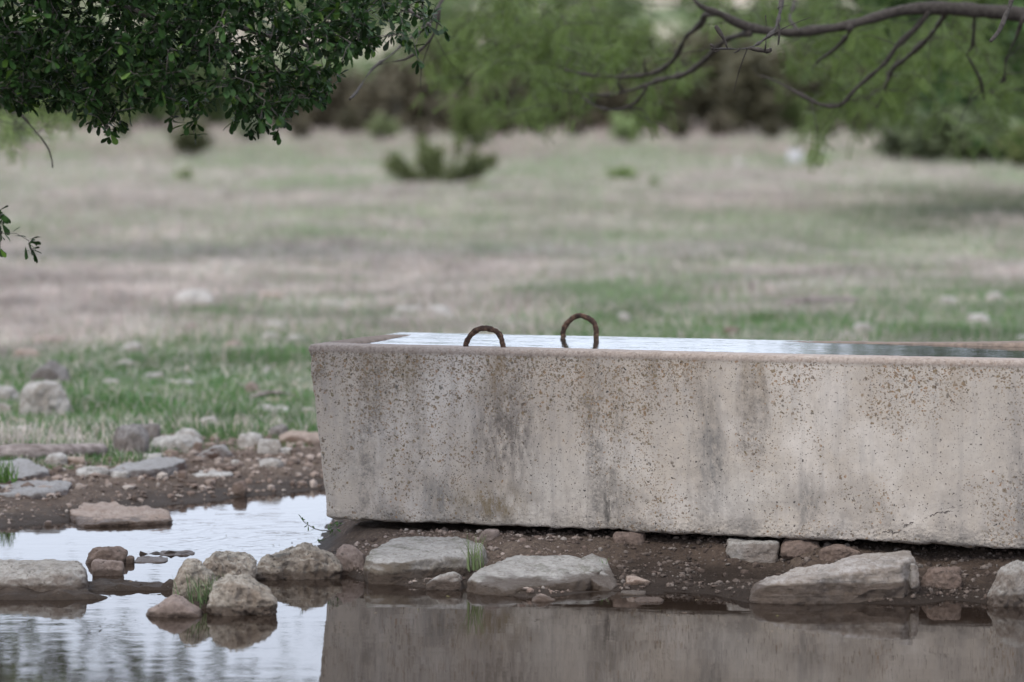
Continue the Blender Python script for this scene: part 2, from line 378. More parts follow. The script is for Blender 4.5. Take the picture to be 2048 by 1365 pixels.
# ------------------------------------------------------------------ terrain
def pl(pts, z=0.0):
    P = np.array([W(a, b_, z)[:2] for a, b_ in pts]); return P[:, 0], P[:, 1]
fx, fy = pl([(-900, 1150), (-400, 1075), (0, 1056), (60, 1049), (130, 1043), (220, 1030), (290, 1012), (350, 1008), (430, 1001), (500, 992), (560, 987), (640, 980), (760, 968)])
fx = np.append(fx, [.6, 2.0, 4.0]); fy = np.append(fy, [13.6, 13.6, 13.2])
gx, gy = pl([(640, 1128), (665, 1142), (720, 1160), (850, 1176), (950, 1186), (1060, 1196), (1240, 1186), (1330, 1184), (1420, 1190), (1500, 1206), (1830, 1208), (1900, 1200), (1960, 1206), (2048, 1214), (2300, 1225), (3000, 1240)])
def terrain(X, Y, fine=True):
    X = np.asarray(X, float); Y = np.asarray(Y, float)
    wob = .05 * fb2(X, Y, 2.1, 3, 5) + .018 * fb2(X, Y, 9., 3, 6)
    s1 = Y - np.interp(X, fx, fy) + wob
    h1 = np.where(s1 > 0, .078 * (1 - np.exp(-s1 / .42)), np.maximum(-.22, s1 * .22))
    sf = Y - np.interp(X, gx, gy) + wob * .6; dl = X + .64 + .7 * wob + .04 * sstep(Y, 11.2, 10.7)
    hf = np.where(sf > 0, .020 * sstep(sf, 0, .07) + .030 * sstep(sf, .05, .42) + .045 * sstep(sf, .36, .58), np.maximum(-.22, sf * .30))
    hl = np.where(dl > 0, .10 * sstep(dl, 0, .17), np.maximum(-.22, dl * 1.2))
    h2 = np.minimum(hf, hl)
    h = np.maximum(h1, h2)
    # low mud bars between the stones
    for (a, b_, rx, ry, top) in ((255, 1176, .24, .075, .016), (60, 1196, .26, .06, .014), (415, 1212, .10, .07, .012), (330, 1108, .10, .03, .004), (170, 1180, .12, .05, .01), (1290, 1186, .1, .05, .0)):
        c = W(a, b_); q = np.exp(-((X - c[0]) / rx) ** 2 - ((Y - c[1]) / ry) ** 2)
        h = np.maximum(h, -.22 + (.22 + top) * sstep(q, 0., .55) + .018 * fb2(X, Y, 20, 4, 8))
    # near bank on the camera's side and the sides of the pool
    s3 = np.maximum(6.4 - Y, np.maximum(X - 6.5, -6.0 - X)) + wob * 3
    h = np.maximum(h, np.where(s3 > 0, .1 * (1 - np.exp(-s3 / .6)), np.maximum(-.22, s3 * .2)))
    for (a, b_, Yc, rx, ry, dp_) in ((1075, 1140, 10.42, .27, .17, .030), (1508, 1115, 10.50, .15, .16, .060), (850, 1110, 10.65, .2, .14, .012)):
        c = PY(a, b_, Yc); h = h - dp_ * np.exp(-((X - c[0]) / rx) ** 4 - ((Y - c[1]) / ry) ** 4)
    dry = sstep(h, -.01, .03)
    h = h + dry * (.011 * fb2(X, Y, 6, 4, 1) + .010 * fb2(X, Y, 22, 3, 2))
    # the field lifts gently towards the trees, then the hill
    zf = np.interp(Y, [14, 30, 60, 75, 100, 150, 200, 260, 500, 900, 1200, 2500], [0, .02, .05, .10, .42, 1.05, 1.3, 2, 17, 41, 45, 30])
    hill = sstep(Y, 200, 420)
    zf = zf * (1 + hill * .16 * fb2(X, Y, .003, 3, 9)) + sstep(Y, 15, 40) * .025 * fb2(X, Y, .16, 3, 4)
    return h + zf
def axis(dense, lo, hi, grow=1.09, mx_=60.):
    a, b_, st_ = dense; mid = list(np.arange(a, b_ + 1e-9, st_)); up = []; s = st_; p = mid[-1]
    while p < hi: s = min(s * grow, mx_); p += s; up.append(p)
    dn = []; s = st_; p = mid[0]
    while p > lo: s = min(s * grow, mx_); p -= s; dn.append(p)
    return np.array(dn[::-1] + mid + up)
ax = axis((-1.9, 2.1, .0125), -1400, 1400, 1.10, 70); ay = axis((9.5, 14.4, .0135), -150, 2600, 1.045, 40)
GX, GY = np.meshgrid(ax, ay); GZ = terrain(GX, GY)
nx, ny = len(ax), len(ay)
idx = np.arange(nx * ny).reshape(ny, nx)
quads = np.stack([idx[:-1, :-1], idx[:-1, 1:], idx[1:, 1:], idx[1:, :-1]], -1).reshape(-1, 4)
gr_edge = GY - np.interp(GX, fx, fy) + .3 * fb2(GX, GY, 1.7, 3, 11)
ground = mesh_obj('ground', np.stack([GX, GY, GZ], -1).reshape(-1, 3), quads, M['soil'],
                  attrs={'field': (sstep(gr_edge, 1.2, 2.0)).ravel(), 'hill': sstep(GY, 170, 260).ravel(),
                         'damp': (sstep(GX + .25 * fb2(GX, GY, 4, 3, 14), .05, .45) * sstep(GY, 11.6, 11.2)).ravel()})
tag(ground, kind='structure')

def gz(x, y): return float(terrain(np.array([x]), np.array([y]))[0])
_ys = np.concatenate([np.arange(9.5, 16, .02), np.arange(16, 60, .1), np.arange(60, 260, .5)])
def hit(px, py):
    """where the view ray meets the ground (or the pond)"""
    d = ray(px, py); t = _ys / d[1]; X = d[0] * t; Z = HC + d[2] * t
    H = np.maximum(terrain(X, _ys), 0.0)
    k = int(np.argmax(Z < H)); return np.array([X[k], _ys[k], H[k]])

# ------------------------------------------------------------------ water
def grid(x0, x1, y0, y1, s):
    a = np.arange(x0, x1 + s / 2, s); c = np.arange(y0, y1 + s / 2, s); X, Y = np.meshgrid(a, c)
    i = np.arange(X.size).reshape(X.shape)
    q = np.stack([i[:-1, :-1], i[:-1, 1:], i[1:, 1:], i[1:, :-1]], -1).reshape(-1, 4)
    return X.ravel(), Y.ravel(), q
X, Y, q = grid(-7.2, 7.2, 5.6, 14.0, .03)
dep = np.clip(-terrain(X, Y), 0, 1)
rip = np.exp(-((X + .75) / .45) ** 2 - ((Y - 11.7) / .7) ** 2)
M['pond'] = m_water('pond_surface', (.022, .015, .011), .06,
    [(1, 2.0, 4., 1.5, 0), (1.2, 3.5, 9., .35, 3)], .16)
tag(mesh_obj('pond_water', np.stack([X, Y, X * 0], 1), q, M['pond'], attrs={'depth': dep, 'ripple': rip}), kind='structure')

# ------------------------------------------------------------------ concrete trough
TL, TW, WALL = 3.5, .83, .105
T0 = np.array([-.647, 11.10]); TROT = -math.atan2(.330, .944)
e1 = np.array([math.cos(TROT), math.sin(TROT)]); e2 = np.array([-e1[1], e1[0]])
WL = .6705
def rimz(x, y):
    front = .677 + .0012 * np.sin(x * 3)
    back = WL + np.where(x > 1.65, .030 * (x - 1.65), -.006 * sstep(1.65 - x, 0, .8)) + .0015 * np.sin(x * 9)
    t = np.clip(y / TW, 0, 1); return front + (back - front) * t ** 3
def ring(ins, rc):
    n1, n2, nc = 340, 84, 7
    x0, x1, y0, y1 = ins, TL - ins, ins, TW - ins
    P = []
    def side(ax_, ay_, bx, by, n):
        t = np.linspace(0, 1, n, endpoint=False)[1:]; P.append(np.stack([ax_ + (bx - ax_) * t, ay_ + (by - ay_) * t], 1))
    def corner(cx, cy, a0):
        a = np.radians(a0) + np.linspace(0, math.pi / 2, nc); P.append(np.stack([cx + rc * np.cos(a), cy + rc * np.sin(a)], 1))
    corner(x0 + rc, y0 + rc, 180); side(x0 + rc, y0, x1 - rc, y0, n1)
    corner(x1 - rc, y0 + rc, 270); side(x1, y0 + rc, x1, y1 - rc, n2)
    corner(x1 - rc, y1 - rc, 0); side(x1 - rc, y1, x0 + rc, y1, n1)
    corner(x0 + rc, y1 - rc, 90); side(x0, y1 - rc, x0, y0 + rc, n2)
    return np.concatenate(P)
prof = [(.33, 'b', .0, .01), (.12, 'b', .0, .02), (.06, 'b', 0., .02), (.047, 'b', .004, .02)]
for k in range(1, 56):
    t = k / 56; prof.append((.045 * (1 - t), 's', t, .02))
prof += [(.0, 'r', -.0215, .022), (-.0012, 'r', -.019, .022), (-.0010, 'r', -.012, .022), (.0006, 'r', -.0065, .022), (.0035, 'r', -.0028, .022), (.008, 'r', -.0008, .022), (.014, 'r', 0, .022),
         (.05, 'r', 0, .02), (.092, 'r', 0, .02), (.099, 'r', -.002, .02), (WALL, 'r', -.01, .02), (WALL + .01, 'r', -.08, .02), (WALL + .03, 'r', -.40, .02), (.35, 'r', -.42, .02)]
rings = []
for ins, md, val, rc in prof:
    R = ring(ins, rc); x, y = R[:, 0], R[:, 1]; rz = rimz(x, y)
    bot = .122 - .0035 * x
    if md == 'b': z = bot + val
    elif md == 's': z = bot + (rz - .024 - bot) * val
    else: z = rz + val
    P = np.stack([x, y, z], 1)
    if md in 'bs':
        hb = np.clip((z - bot) / .07, 0, 1); wgt = (1 - hb) ** 1.5
        n = fbm(P * 28, 4, 3, .6); n2 = fbm(P * 9, 3, 4)
        P[:, 2] += wgt * (.010 * n + .008 * n2)
        cx, cy = TL / 2, TW / 2
        edge = np.exp(-np.minimum(x, 3) / .03) * np.exp(-np.minimum(y, 3) / .05)       # front left arris is chipped
        dn = .009 * wgt * n + .0016 * fbm(P * 40, 3, 8) - edge * np.clip(.016 * fbm(P * 20, 3, 12) + .004, -.004, 1) * (md == 's')
        side_y = np.where(y < ins + rc, -1., np.where(y > TW - ins - rc, 1., 0)); side_x = np.where(x < ins + rc, -1., np.where(x > TL - ins - rc, 1, 0))
        P[:, 0] += side_x * dn; P[:, 1] += side_y * dn
    else:
        P[:, 2] += .0009 * fbm(P * 40, 3, 5) * (val > -.03)
    rings.append(P)
V = np.concatenate(rings); nr = len(rings); m = len(rings[0])
I = np.arange(nr * m).reshape(nr, m); J = np.roll(I, -1, 1)
q = np.stack([I[:-1], J[:-1], J[1:], I[1:]], -1).reshape(-1, 4)
def capfan(base, up):
    c = [base[0]]; return np.array([[base[0], base[i], base[i + 1]] if up else [base[0], base[i + 1], base[i]] for i in range(1, len(base) - 1)])
trough = mesh_obj('water_trough', V, [q, capfan(I[0], False), capfan(I[-1], True)], M['concrete'])
trough.location = (T0[0], T0[1], 0); trough.rotation_euler = (0, 0, TROT)
tag(trough, 'long pale concrete water trough with brown lichen spots, brim full beside the pond', 'trough')
# water standing in the trough, running over the low back rim
X, Y, q = grid(0, TL - .012, 0, TW - .010 - .09, .02)
Y = Y + .09; X = X + .006
M['tw'] = m_water('trough_surface', (.03, .03, .026), .02, [(1., 2.0, 5., 1.2, 0), (1, 3.2, 13, .5, 4)], .34)
tw = mesh_obj('trough_water', np.stack([X, Y, X * 0 + WL], 1), q, M['tw'], attrs={'depth': X * 0 + 1, 'ripple': X * 0})
tw.location = trough.location; tw.rotation_euler = trough.rotation_euler; tag(tw, kind='structure')

# ------------------------------------------------------------------ tubes
def smooth_poly(P, R, step):
    P = np.asarray(P, float); R = np.asarray(R, float); out = []; ro = []
    for i in range(len(P) - 1):
        p0, p1, p2, p3 = P[max(i - 1, 0)], P[i], P[i + 1], P[min(i + 2, len(P) - 1)]
        n = max(2, int(np.linalg.norm(p2 - p1) / step)); t = np.linspace(0, 1, n, endpoint=False)[:, None]
        out.append(.5 * ((2 * p1) + (-p0 + p2) * t + (2 * p0 - 5 * p1 + 4 * p2 - p3) * t ** 2 + (-p0 + 3 * p1 - 3 * p2 + p3) * t ** 3))
        ro.append(R[i] + (R[i + 1] - R[i]) * t[:, 0])
    out.append(P[-1:]); ro.append(R[-1:]); return np.concatenate(out), np.concatenate(ro)
def tubes(lines, sides=6, closed_ends=True):
    Vs, Fs = [], []; o = 0; a = np.linspace(0, 2 * math.pi, sides, endpoint=False)
    ca, sa = np.cos(a), np.sin(a)
    for P, R in lines:
        P = np.asarray(P, float); R = np.asarray(R, float)
        T = np.gradient(P, axis=0); T /= np.linalg.norm(T, axis=1)[:, None] + 1e-9
        ref = np.array([.13, .21, 1.]) if abs(T[:, 2]).mean() < .8 else np.array([1., .2, .1])
        A = np.cross(T, ref); A /= np.linalg.norm(A, axis=1)[:, None] + 1e-9; B = np.cross(T, A)
        ringv = P[:, None] + R[:, None, None] * (A[:, None] * ca[None, :, None] + B[:, None] * sa[None, :, None])
        n = len(P); Vs.append(ringv.reshape(-1, 3)); Vs.append(P[-1:] + T[-1:] * R[-1]); Vs.append(P[:1])
        I = o + np.arange(n * sides).reshape(n, sides); J = np.roll(I, -1, 1)
        qd = np.stack([I[:-1], J[:-1], J[1:], I[1:]], -1).reshape(-1, 4)
        Fs.append(np.concatenate([qd[:, [0, 1, 2]], qd[:, [0, 2, 3]]]))
        tip = o + n * sides; Fs.append(np.stack([I[-1], J[-1], np.full(sides, tip)], 1)); Fs.append(np.stack([J[0], I[0], np.full(sides, tip + 1)], 1))
        o += n * sides + 2
    return np.concatenate(Vs), np.concatenate(Fs)

# lifting loops, cast into the rims
def loop(lx, ly, zb, half, hgt, s):
    a = np.linspace(0, math.pi, 40); P = np.stack([lx - half * np.cos(a), np.full(40, ly), zb + hgt * np.sin(a) ** .85], 1)
    leg = np.linspace(-.05, 0, 6)[:-1]
    P = np.concatenate([np.stack([leg * 0 + lx - half * .98, leg * 0 + ly, zb + leg], 1), P, np.stack([leg * 0 + lx + half * .98, leg * 0 + ly, zb + leg[::-1]], 1)])
    P[:, 0] += .003 * np.sin(np.arange(len(P)) * .35 + s)
    P, R = smooth_poly(P, np.full(len(P), .0086), .0022)
    V, Fc = tubes([(P, R)], 14)
    d = fbm(V * 130, 3, s, .6); k = np.arange(len(V)) // 14
    c = P[np.minimum(k, len(P) - 1)]; n = (V - c); n /= np.linalg.norm(n, axis=1)[:, None] + 1e-9
    rib = np.sin(k * 1.15 + (np.arange(len(V)) % 14) * .45) * .00025
    V = V + n * (d * .0034 + rib)[:, None]
    o = mesh_obj('lifting_loop', V, Fc, M['rust'], trough); return o
loop(.579, .052, .676, .061, .060, 3)['label'] = 'rusty lifting loop of bent bar on the front rim of the trough'
loop(.653, .775, .664, .058, .076, 8)['label'] = 'rusty lifting loop of bent bar standing in the water at the back rim'

# ------------------------------------------------------------------ rocks
_ico = {}
def ico(n):
    if n not in _ico:
        bm = bmesh.new(); bmesh.ops.create_icosphere(bm, subdivisions=n, radius=1)
        _ico[n] = (np.array([v.co[:] for v in bm.verts]), np.array([[v.index for v in f.verts] for f in bm.faces])); bm.free()
    return _ico[n]
def vnormals(V, Fc):
    fn = np.cross(V[Fc[:, 1]] - V[Fc[:, 0]], V[Fc[:, 2]] - V[Fc[:, 0]]); N = np.zeros_like(V)
    for k in range(3):
        for c in range(3): N[:, c] += np.bincount(Fc[:, k], fn[:, c], len(V))
    return N / (np.linalg.norm(N, axis=1)[:, None] + 1e-12)
def carve(dirs, N, D, p):
    q = np.clip(dirs @ N.T, 1e-6, None) / D[None]; r = (q ** p).sum(1) ** (-1. / p); return dirs * r[:, None]
def rough_up(V, Fc, size, seed, amp=1.0):
    for sc, a in ((2.2, .06), (5, .034), (13, .020), (34, .0085)):
        N = vnormals(V, Fc); n = fbm(V / size * sc, 2, seed + int(sc)) if sc < 10 else vnoise(V / size * sc, seed + int(sc))
        if sc in (5, 13): n = 1 - 2 * np.abs(n) if sc == 5 else .5 - 1.6 * np.abs(n)
        V = V + N * (n * a * size * amp)[:, None]
    return V
def slab(name, label, cat, mat, top, zb, flare=.12, p=26, amp=1., seed=1, lvl=6, group=None):
    """top: world points round the upper outline (convex)."""
    T = np.array(top); c = T.mean(0); ang = np.arctan2(T[:, 1] - c[1], T[:, 0] - c[0]); T = T[np.argsort(ang)]
    A = np.c_[T[:, 0], T[:, 1], np.ones(len(T))]; co = np.linalg.lstsq(A, T[:, 2], rcond=None)[0]
    nt_ = np.array([-co[0], -co[1], 1]); nt_ /= np.linalg.norm(nt_)
    ctr = np.array([c[0], c[1], (c[2] + zb) / 2]); Ns, Ds = [nt_, np.array([0, 0, -1.])], [nt_ @ (np.array([c[0], c[1], c[2]]) - ctr), ctr[2] - zb]
    r_ = np.random.default_rng(seed)
    for i in range(len(T)):
        a, b_ = T[i], T[(i + 1) % len(T)]; e = b_ - a; out = np.array([e[1], -e[0], 0]); out /= np.linalg.norm(out) + 1e-9
        dn = np.array([0, 0, -1.]) + out * (flare + r_.uniform(-.12, .12)); n = np.cross(e, dn); n /= np.linalg.norm(n) + 1e-9
        if n @ out < 0: n = -n
        d = n @ (a - ctr)
        if d > .004: Ns.append(n); Ds.append(d)
    Ns, Ds = np.array(Ns), np.array(Ds)
    size = np.array([np.ptp(T[:, 0]), np.ptp(T[:, 1]), (c[2] - zb)]) / 2
    V0, Fc = ico(lvl); V = carve(V0 * size, Ns, Ds, p)
    ex = r_.normal(size=(16, 3)); ex[:, 2] = np.abs(ex[:, 2]) * .55; ex /= np.linalg.norm(ex, axis=1)[:, None]
    V = carve(V0 * size, np.r_[Ns, ex], np.r_[Ds, (V @ ex.T).max(0) * r_.uniform(.945, .995, 16)], p * 1.4)
    s = float((size[0] * size[1] * size[2]) ** (1 / 3) * 2)
    V = rough_up(V, Fc, s, seed, amp) + ctr
    o = mesh_obj(name, V, Fc, mat, loc=(c[0], c[1], max(zb, 0)))
    return tag(o, label, cat, group)
def boulder(box, label, mat, seed, name='stone', cat='stone', depth=.8, p=14, k=17, boxy=.16, sink=.35, amp=1., tilt=0, pts=None, group=None, lvl=5, base=None, peak=None):
    """box: x0,y0,x1,y1 of the visible stone; its foot is where the view ray through the bottom meets the ground."""
    x0, y0, x1, y1 = box; b0 = hit((x0 + x1) / 2, y1) if base is None else base
    s = b0[1] / F; wd, ht = (x1 - x0) * s, (y1 - y0) * s; dp = wd * depth
    ht = max(.25 * ht, ht - dp * (y1 - 249) / F * .6)
    r_ = np.random.default_rng(seed)
    N = r_.normal(size=(k, 3)); N /= np.linalg.norm(N, axis=1)[:, None]; D = r_.uniform(.80, 1.02, k) + boxy; p = p * 1.6
    ax6 = np.array([[1, 0, 0], [-1, 0, 0], [0, 1, 0], [0, -1, 0], [0, 0, 1], [0, 0, -1.]]); N = np.r_[N, ax6]; D = np.r_[D, np.ones(6)]
    V0, Fc = ico(lvl); V = carve(V0, N, D, p)
    V = V / np.array([np.abs(V[:, 0]).max(), np.abs(V[:, 1]).max(), V[:, 2].max()])
    up = V[:, 2] > 0
    if peak is not None:                              # pull the top towards one side
        V[:, 0] += np.where(up, (V[:, 2]) * (1 - np.abs(V[:, 0])) * peak, 0)
    # rising to one side; height outline given as points along x
    if pts is not None:
        prof_ = np.interp(V[:, 0], np.linspace(-1, 1, len(pts)), pts); V[:, 2] = np.where(up, V[:, 2] * prof_, V[:, 2])
    bot = sink * ht + .01
    V = V * np.array([wd / 2, dp / 2, 1]); V[:, 2] = np.where(V[:, 2] > 0, V[:, 2] * ht, V[:, 2] * bot)
    if tilt: V[:, 2] += V[:, 0] * tilt
    size = (wd * dp * (ht + bot)) ** (1 / 3)
    V = rough_up(V, Fc, size, seed, amp)
    loc = np.array([b0[0], b0[1] + dp * .42, b0[2]])
    o = mesh_obj(name, V + loc, Fc, mat, loc=loc); return tag(o, label, cat, group)

B = boulder
# --- the slabs and blocks in front of the trough
slab('slab_stone', 'broad flat grey slab under the left half of the trough, grass sprig at its right', 'stone', M['slab'],
     [PY(727, 1113, 10.52), PY(746, 1095, 10.68), PY(800, 1075, 10.84), PY(915, 1073, 10.82), PY(962, 1083, 10.74), PY(975, 1096, 10.62), PY(925, 1112, 10.54), PY(860, 1120, 10.5), PY(815, 1128, 10.46), PY(742, 1126, 10.46)], -.06, -.02, 34, .5, 11)
slab('slab_stone', 'low wide flat grey slab with mossy brown edge at the waterline mid bank', 'stone', M['slab'],
     [PY(926, 1152, 10.30), PY(985, 1130, 10.46), PY(1034, 1112, 10.58), PY(1095, 1108, 10.60), PY(1155, 1117, 10.58), PY(1205, 1136, 10.46), PY(1182, 1155, 10.34), PY(1112, 1169, 10.26), PY(1017, 1180, 10.20), PY(952, 1166, 10.24)], -.06, -.02, 34, .45, 23)
slab('leaning_stone', 'grey pointed flat stone leaning behind the right end of the low wide slab', 'stone', M['slab'],
     [PY(1150, 1128, 10.50), PY(1172, 1107, 10.62), PY(1196, 1104, 10.64), PY(1210, 1116, 10.6), PY(1238, 1170, 10.38), PY(1225, 1182, 10.30), PY(1190, 1160, 10.32)], -.03, .03, 20, .8, 31, 5)
slab('slanted_stone', 'long layered pale stone slanting up to the right out of the water before the trough', 'stone', M['strata'],
     [PY(1497, 1180, 10.04), PY(1640, 1156, 10.03), PY(1800, 1120, 10.05), PY(1834, 1122, 10.14), PY(1817, 1092, 10.27), PY(1700, 1113, 10.27), PY(1580, 1143, 10.22), PY(1499, 1160, 10.14)], -.06, .02, 22, .75, 41)
slab('block_stone', 'squarish pale block wedged under the bottom edge of the trough', 'stone', M['lime'],
     [PY(1456, 1083, 10.64), PY(1560, 1086, 10.62), PY(1562, 1082, 10.80), PY(1455, 1078, 10.80)], .02, -.06, 20, .8, 43, 5)
slab('slab_stone', 'large grey boulder with flat top at the left edge of the water', 'stone', M['lime'],
     [PY(-90, 1150, 10.22), PY(60, 1153, 10.2), PY(160, 1156, 10.22), PY(186, 1140, 10.3), PY(180, 1118, 10.46), PY(100, 1116, 10.5), PY(10, 1130, 10.5), PY(-90, 1146, 10.45)], -.06, .10, 12, .9, 47)
slab('slab_stone', 'flat tan slab lying in the water below the dark mud bank at left', 'stone', M['tan'],
     [PY(131, 1003, 12.42), PY(215, 1007, 12.42), PY(330, 1019, 12.25), PY(345, 1036, 12.05), PY(250, 1047, 11.97), PY(163, 1049, 11.94)], -.07, .03, 26, .8, 53)
slab('slab_stone', 'dark blue-grey slab with brown undercut front at the left edge above the mud', 'stone', M['greyslab'],
     [PY(-90, 990, 12.42), PY(70, 990, 12.4), PY(140, 978, 12.5), PY(146, 968, 12.7), PY(60, 964, 12.8), PY(-90, 966, 12.8)], .0, -.25, 26, .7, 59)
slab('slab_stone', 'light grey angular stone behind the dark slab at the left edge', 'stone', M['greyslab'],
     [PY(-80, 952, 12.85), PY(45, 958, 12.8), PY(100, 940, 13.0), PY(60, 920, 13.3), PY(-80, 918, 13.3)], .03, .15, 24, .8, 61, 5)
slab('slab_stone', 'smooth pale flat stone lying on the brown soil in front of the log end', 'stone', M['greyslab'],
     [W(205, 944, .083), W(245, 930, .088), W(300, 919, .095), W(350, 914, .098), W(376, 920, .095), W(335, 935, .088), W(270, 943, .083)], .04, .1, 20, .6, 67, 5)
B((168, 1096, 251, 1128), 'dark brown flat-topped stone sitting on a small stone right of the large left boulder', M['brown'], 71, depth=.6, p=10, tilt=.03)
B((184, 1120, 246, 1152), 'small pointed pale stone under the dark brown stone, touching the water', M['pink'], 73, depth=.6, p=8, peak=.1)
B((252, 1111, 268, 1128), 'tiny dark round pebble between the dark brown stone and the flat reddish stones', M['brown'], 74, depth=.9, p=8, lvl=4)
B((266, 1119, 330, 1127), 'flat reddish stone barely above the water, nearer of two', M['pink'], 75, depth=1.6, p=8, lvl=4, pts=(.3, .9, 1, .7, .5))
B((315, 1107, 386, 1113), 'flat reddish stone barely above the water, farther and thinner of two', M['pink'], 76, depth=1.2, p=8, lvl=4)
B((350, 1125, 428, 1196), 'rounded tall lichen-covered boulder, left one of the group of four in the water', M['lich'], 79, amp=1.5, boxy=.3, depth=.8, p=9, lvl=6, pts=(.5, .95, 1, .85, .6))
B((404, 1106, 502, 1172), 'rounded blocky boulder at the back of the group of four in the water', M['lich'], 83, amp=1.5, boxy=.3, depth=.8, p=10, lvl=6, pts=(.7, 1, 1, .95, .8))
B((419, 1155, 549, 1231), 'broad pale pitted boulder at the front right of the group of four in the water', M['lich'], 85, amp=1.5, boxy=.3, depth=.75, p=13, lvl=6, pts=(.95, 1, .95, .72, .62))
B((291, 1193, 401, 1236), 'low pointed pinkish stone at the front left of the group of four in the water', M['pink'], 89, depth=.8, p=9, lvl=5, pts=(.3, .75, 1, .75, .55))
B((512, 1093, 677, 1160), 'jagged lichen-covered boulder peaked in the middle, beside the left corner of the trough', M['lich'], 97, amp=1.5, boxy=.3, depth=.6, p=13, lvl=6, pts=(.55, .65, .85, 1, .8, .45))
B((664, 1089, 732, 1146), 'pinkish brown angular stone between the jagged boulder and the broad flat slab', M['pink'], 101, depth=.8, p=14, pts=(.6, 1, .95, .8))
B((852, 1143, 926, 1180), 'small white-grey stone at the waterline between the two flat slabs', M['lime'], 103, depth=.7, p=12, pts=(.45, .8, 1, .95))
B((1064, 1189, 1110, 1205), 'little tan stone at the water in front of the low wide slab', M['tan'], 104, depth=.7, p=9, lvl=4, pts=(.4, 1, .7, .3))
B((1252, 1155, 1302, 1174), 'little tan stone on the wet soil right of the leaning stone', M['tan'], 106, depth=.6, p=9, lvl=4, pts=(1, .8, .6, .4))
B((1243, 1182, 1292, 1191), 'flat thin grey chip in the shallow water right of the low slab', M['slab'], 107, depth=1., p=9, lvl=4)
B((1270, 1196, 1330, 1206), 'flat drab chip in the shallow water left of the slanted stone', M['pink'], 108, depth=1., p=9, lvl=4)
B((1982, 1118, 2100, 1213), 'pale stone cut by the right edge of the picture, foot in the water', M['lime'], 109, depth=.7, p=13, lvl=6, pts=(.35, .8, 1, .95, .8))
B((1846, 1136, 1922, 1176), 'pale muddy stone half sunk in the bank right of the slanted stone', M['brown'], 111, depth=.7, p=9, amp=1.2)
B((1563, 1080, 1640, 1108), 'brown rounded stone under the trough just right of the squarish block', M['brown'], 112, depth=.8, p=9)
B((1640, 1096, 1722, 1124), 'muddy flat stone under the trough behind the slanted stone', M['brown'], 113, depth=.8, p=9)
B((1826, 1126, 1846, 1160), 'small white knob of stone stuck to the right end of the slanted stone', M['lime'], 114, depth=.9, p=9, lvl=4, base=W(1834, 1210) + np.array([0, .08, .06]))
B((1226, 1068, 1290, 1092), 'muddy stone embedded under the trough edge at its middle', M['brown'], 115, depth=.8, p=9)
B((960, 1060, 1000, 1080), 'small clod-like stone under the trough right of the grass sprig', M['pink'], 116, depth=.8, p=9, lvl=4)
B((463, 964, 493, 993), 'short upright brown stone standing in the water near the far shore', M['brown'], 117, depth=.9, p=10, sink=.6)
B((88, 1042, 104, 1052), 'tiny pinkish pebble at the edge of the dark mud left of the tan slab', M['pink'], 118, depth=.9, p=8, lvl=4)
# --- far bank of the pond
B((224, 850, 292, 912), 'dark lichen-blotched boulder at the edge of the grass beside the log', M['drydark'], 121, depth=.8, p=11, lvl=5)
B((270, 850, 318, 895), 'small pale grey knob leaning on the dark lichen-blotched boulder', M['drydark'], 122, depth=.8, p=11, lvl=5)
B((300, 872, 398, 906), 'wide whitish rough boulder right of the dark lichen-blotched one', M['dry'], 123, depth=.7, p=10, lvl=5, amp=1.3)
B((345, 860, 402, 890), 'rounded top stone behind the wide whitish rough boulder', M['dry'], 124, depth=.7, p=10)
B((384, 886, 404, 910), 'small dark red-brown clod beside the wide whitish boulder', M['brown'], 125, depth=.8, p=8, lvl=4)
B((392, 891, 462, 920), 'smooth pale grey stone sloping down to the left on the soil', M['greyslab'], 126, depth=.6, p=12, pts=(.2, .6, .95, 1, .5))
B((476, 866, 528, 897), 'rough pale stone at the grass edge left of the trough, left of two touching', M['dry'], 127, depth=.7, p=10, amp=1.3)
B((515, 880, 560, 910), 'rounded pale stone at the grass edge left of the trough, right of two touching', M['dry'], 128, depth=.7, p=10)
B((538, 848, 574, 878), 'dark pointed stone rising at the grass edge near the trough corner', M['drydark'], 129, depth=.7, p=12, peak=.4)
B((556, 866, 640, 892), 'low pinkish flat stone right beside the trough corner on the bank', M['tan'], 130, depth=.8, p=9)
B((517, 920, 566, 936), 'low white stone on the soil between pond and trough corner', M['dry'], 131, depth=.8, p=9, lvl=4)
B((380, 944, 462, 954), 'thin flat white stone low on the wet bank', M['dry'], 132, depth=1., p=9, lvl=4)
B((548, 897, 592, 908), 'flat pale stone on the soil left of the trough wall', M['dry'], 133, depth=.8, p=9, lvl=4)
B((88, 908, 130, 933), 'round cream stone in front of the log', M['dry'], 134, depth=.9, p=7, lvl=5)
B((132, 915, 170, 932), 'small dull stone beside the round cream stone', M['tan'], 135, depth=.9, p=8, lvl=4)
B((258, 897, 284, 912), 'small blue-grey stone under the dark lichen-blotched boulder', M['greyslab'], 136, depth=.9, p=8, lvl=4)
B((285, 907, 322, 921), 'small cream stone just behind the smooth pale flat stone', M['dry'], 137, depth=.9, p=8, lvl=4)
B((222, 943, 256, 955), 'small pale stone just in front of the smooth pale flat stone', M['dry'], 138, depth=.9, p=8, lvl=4)
B((354, 943, 374, 958), 'small dark clod on the soil at the right end of the smooth pale flat stone', M['brown'], 139, depth=.9, p=8, lvl=4)
B((462, 924, 480, 936), 'small white stone on the soil above the upright brown stone', M['dry'], 140, depth=.9, p=8, lvl=4)
B((150, 934, 215, 952), 'rough grey stone joined to the left end of the smooth pale flat stone', M['dry'], 141, depth=.9, p=9, lvl=4)
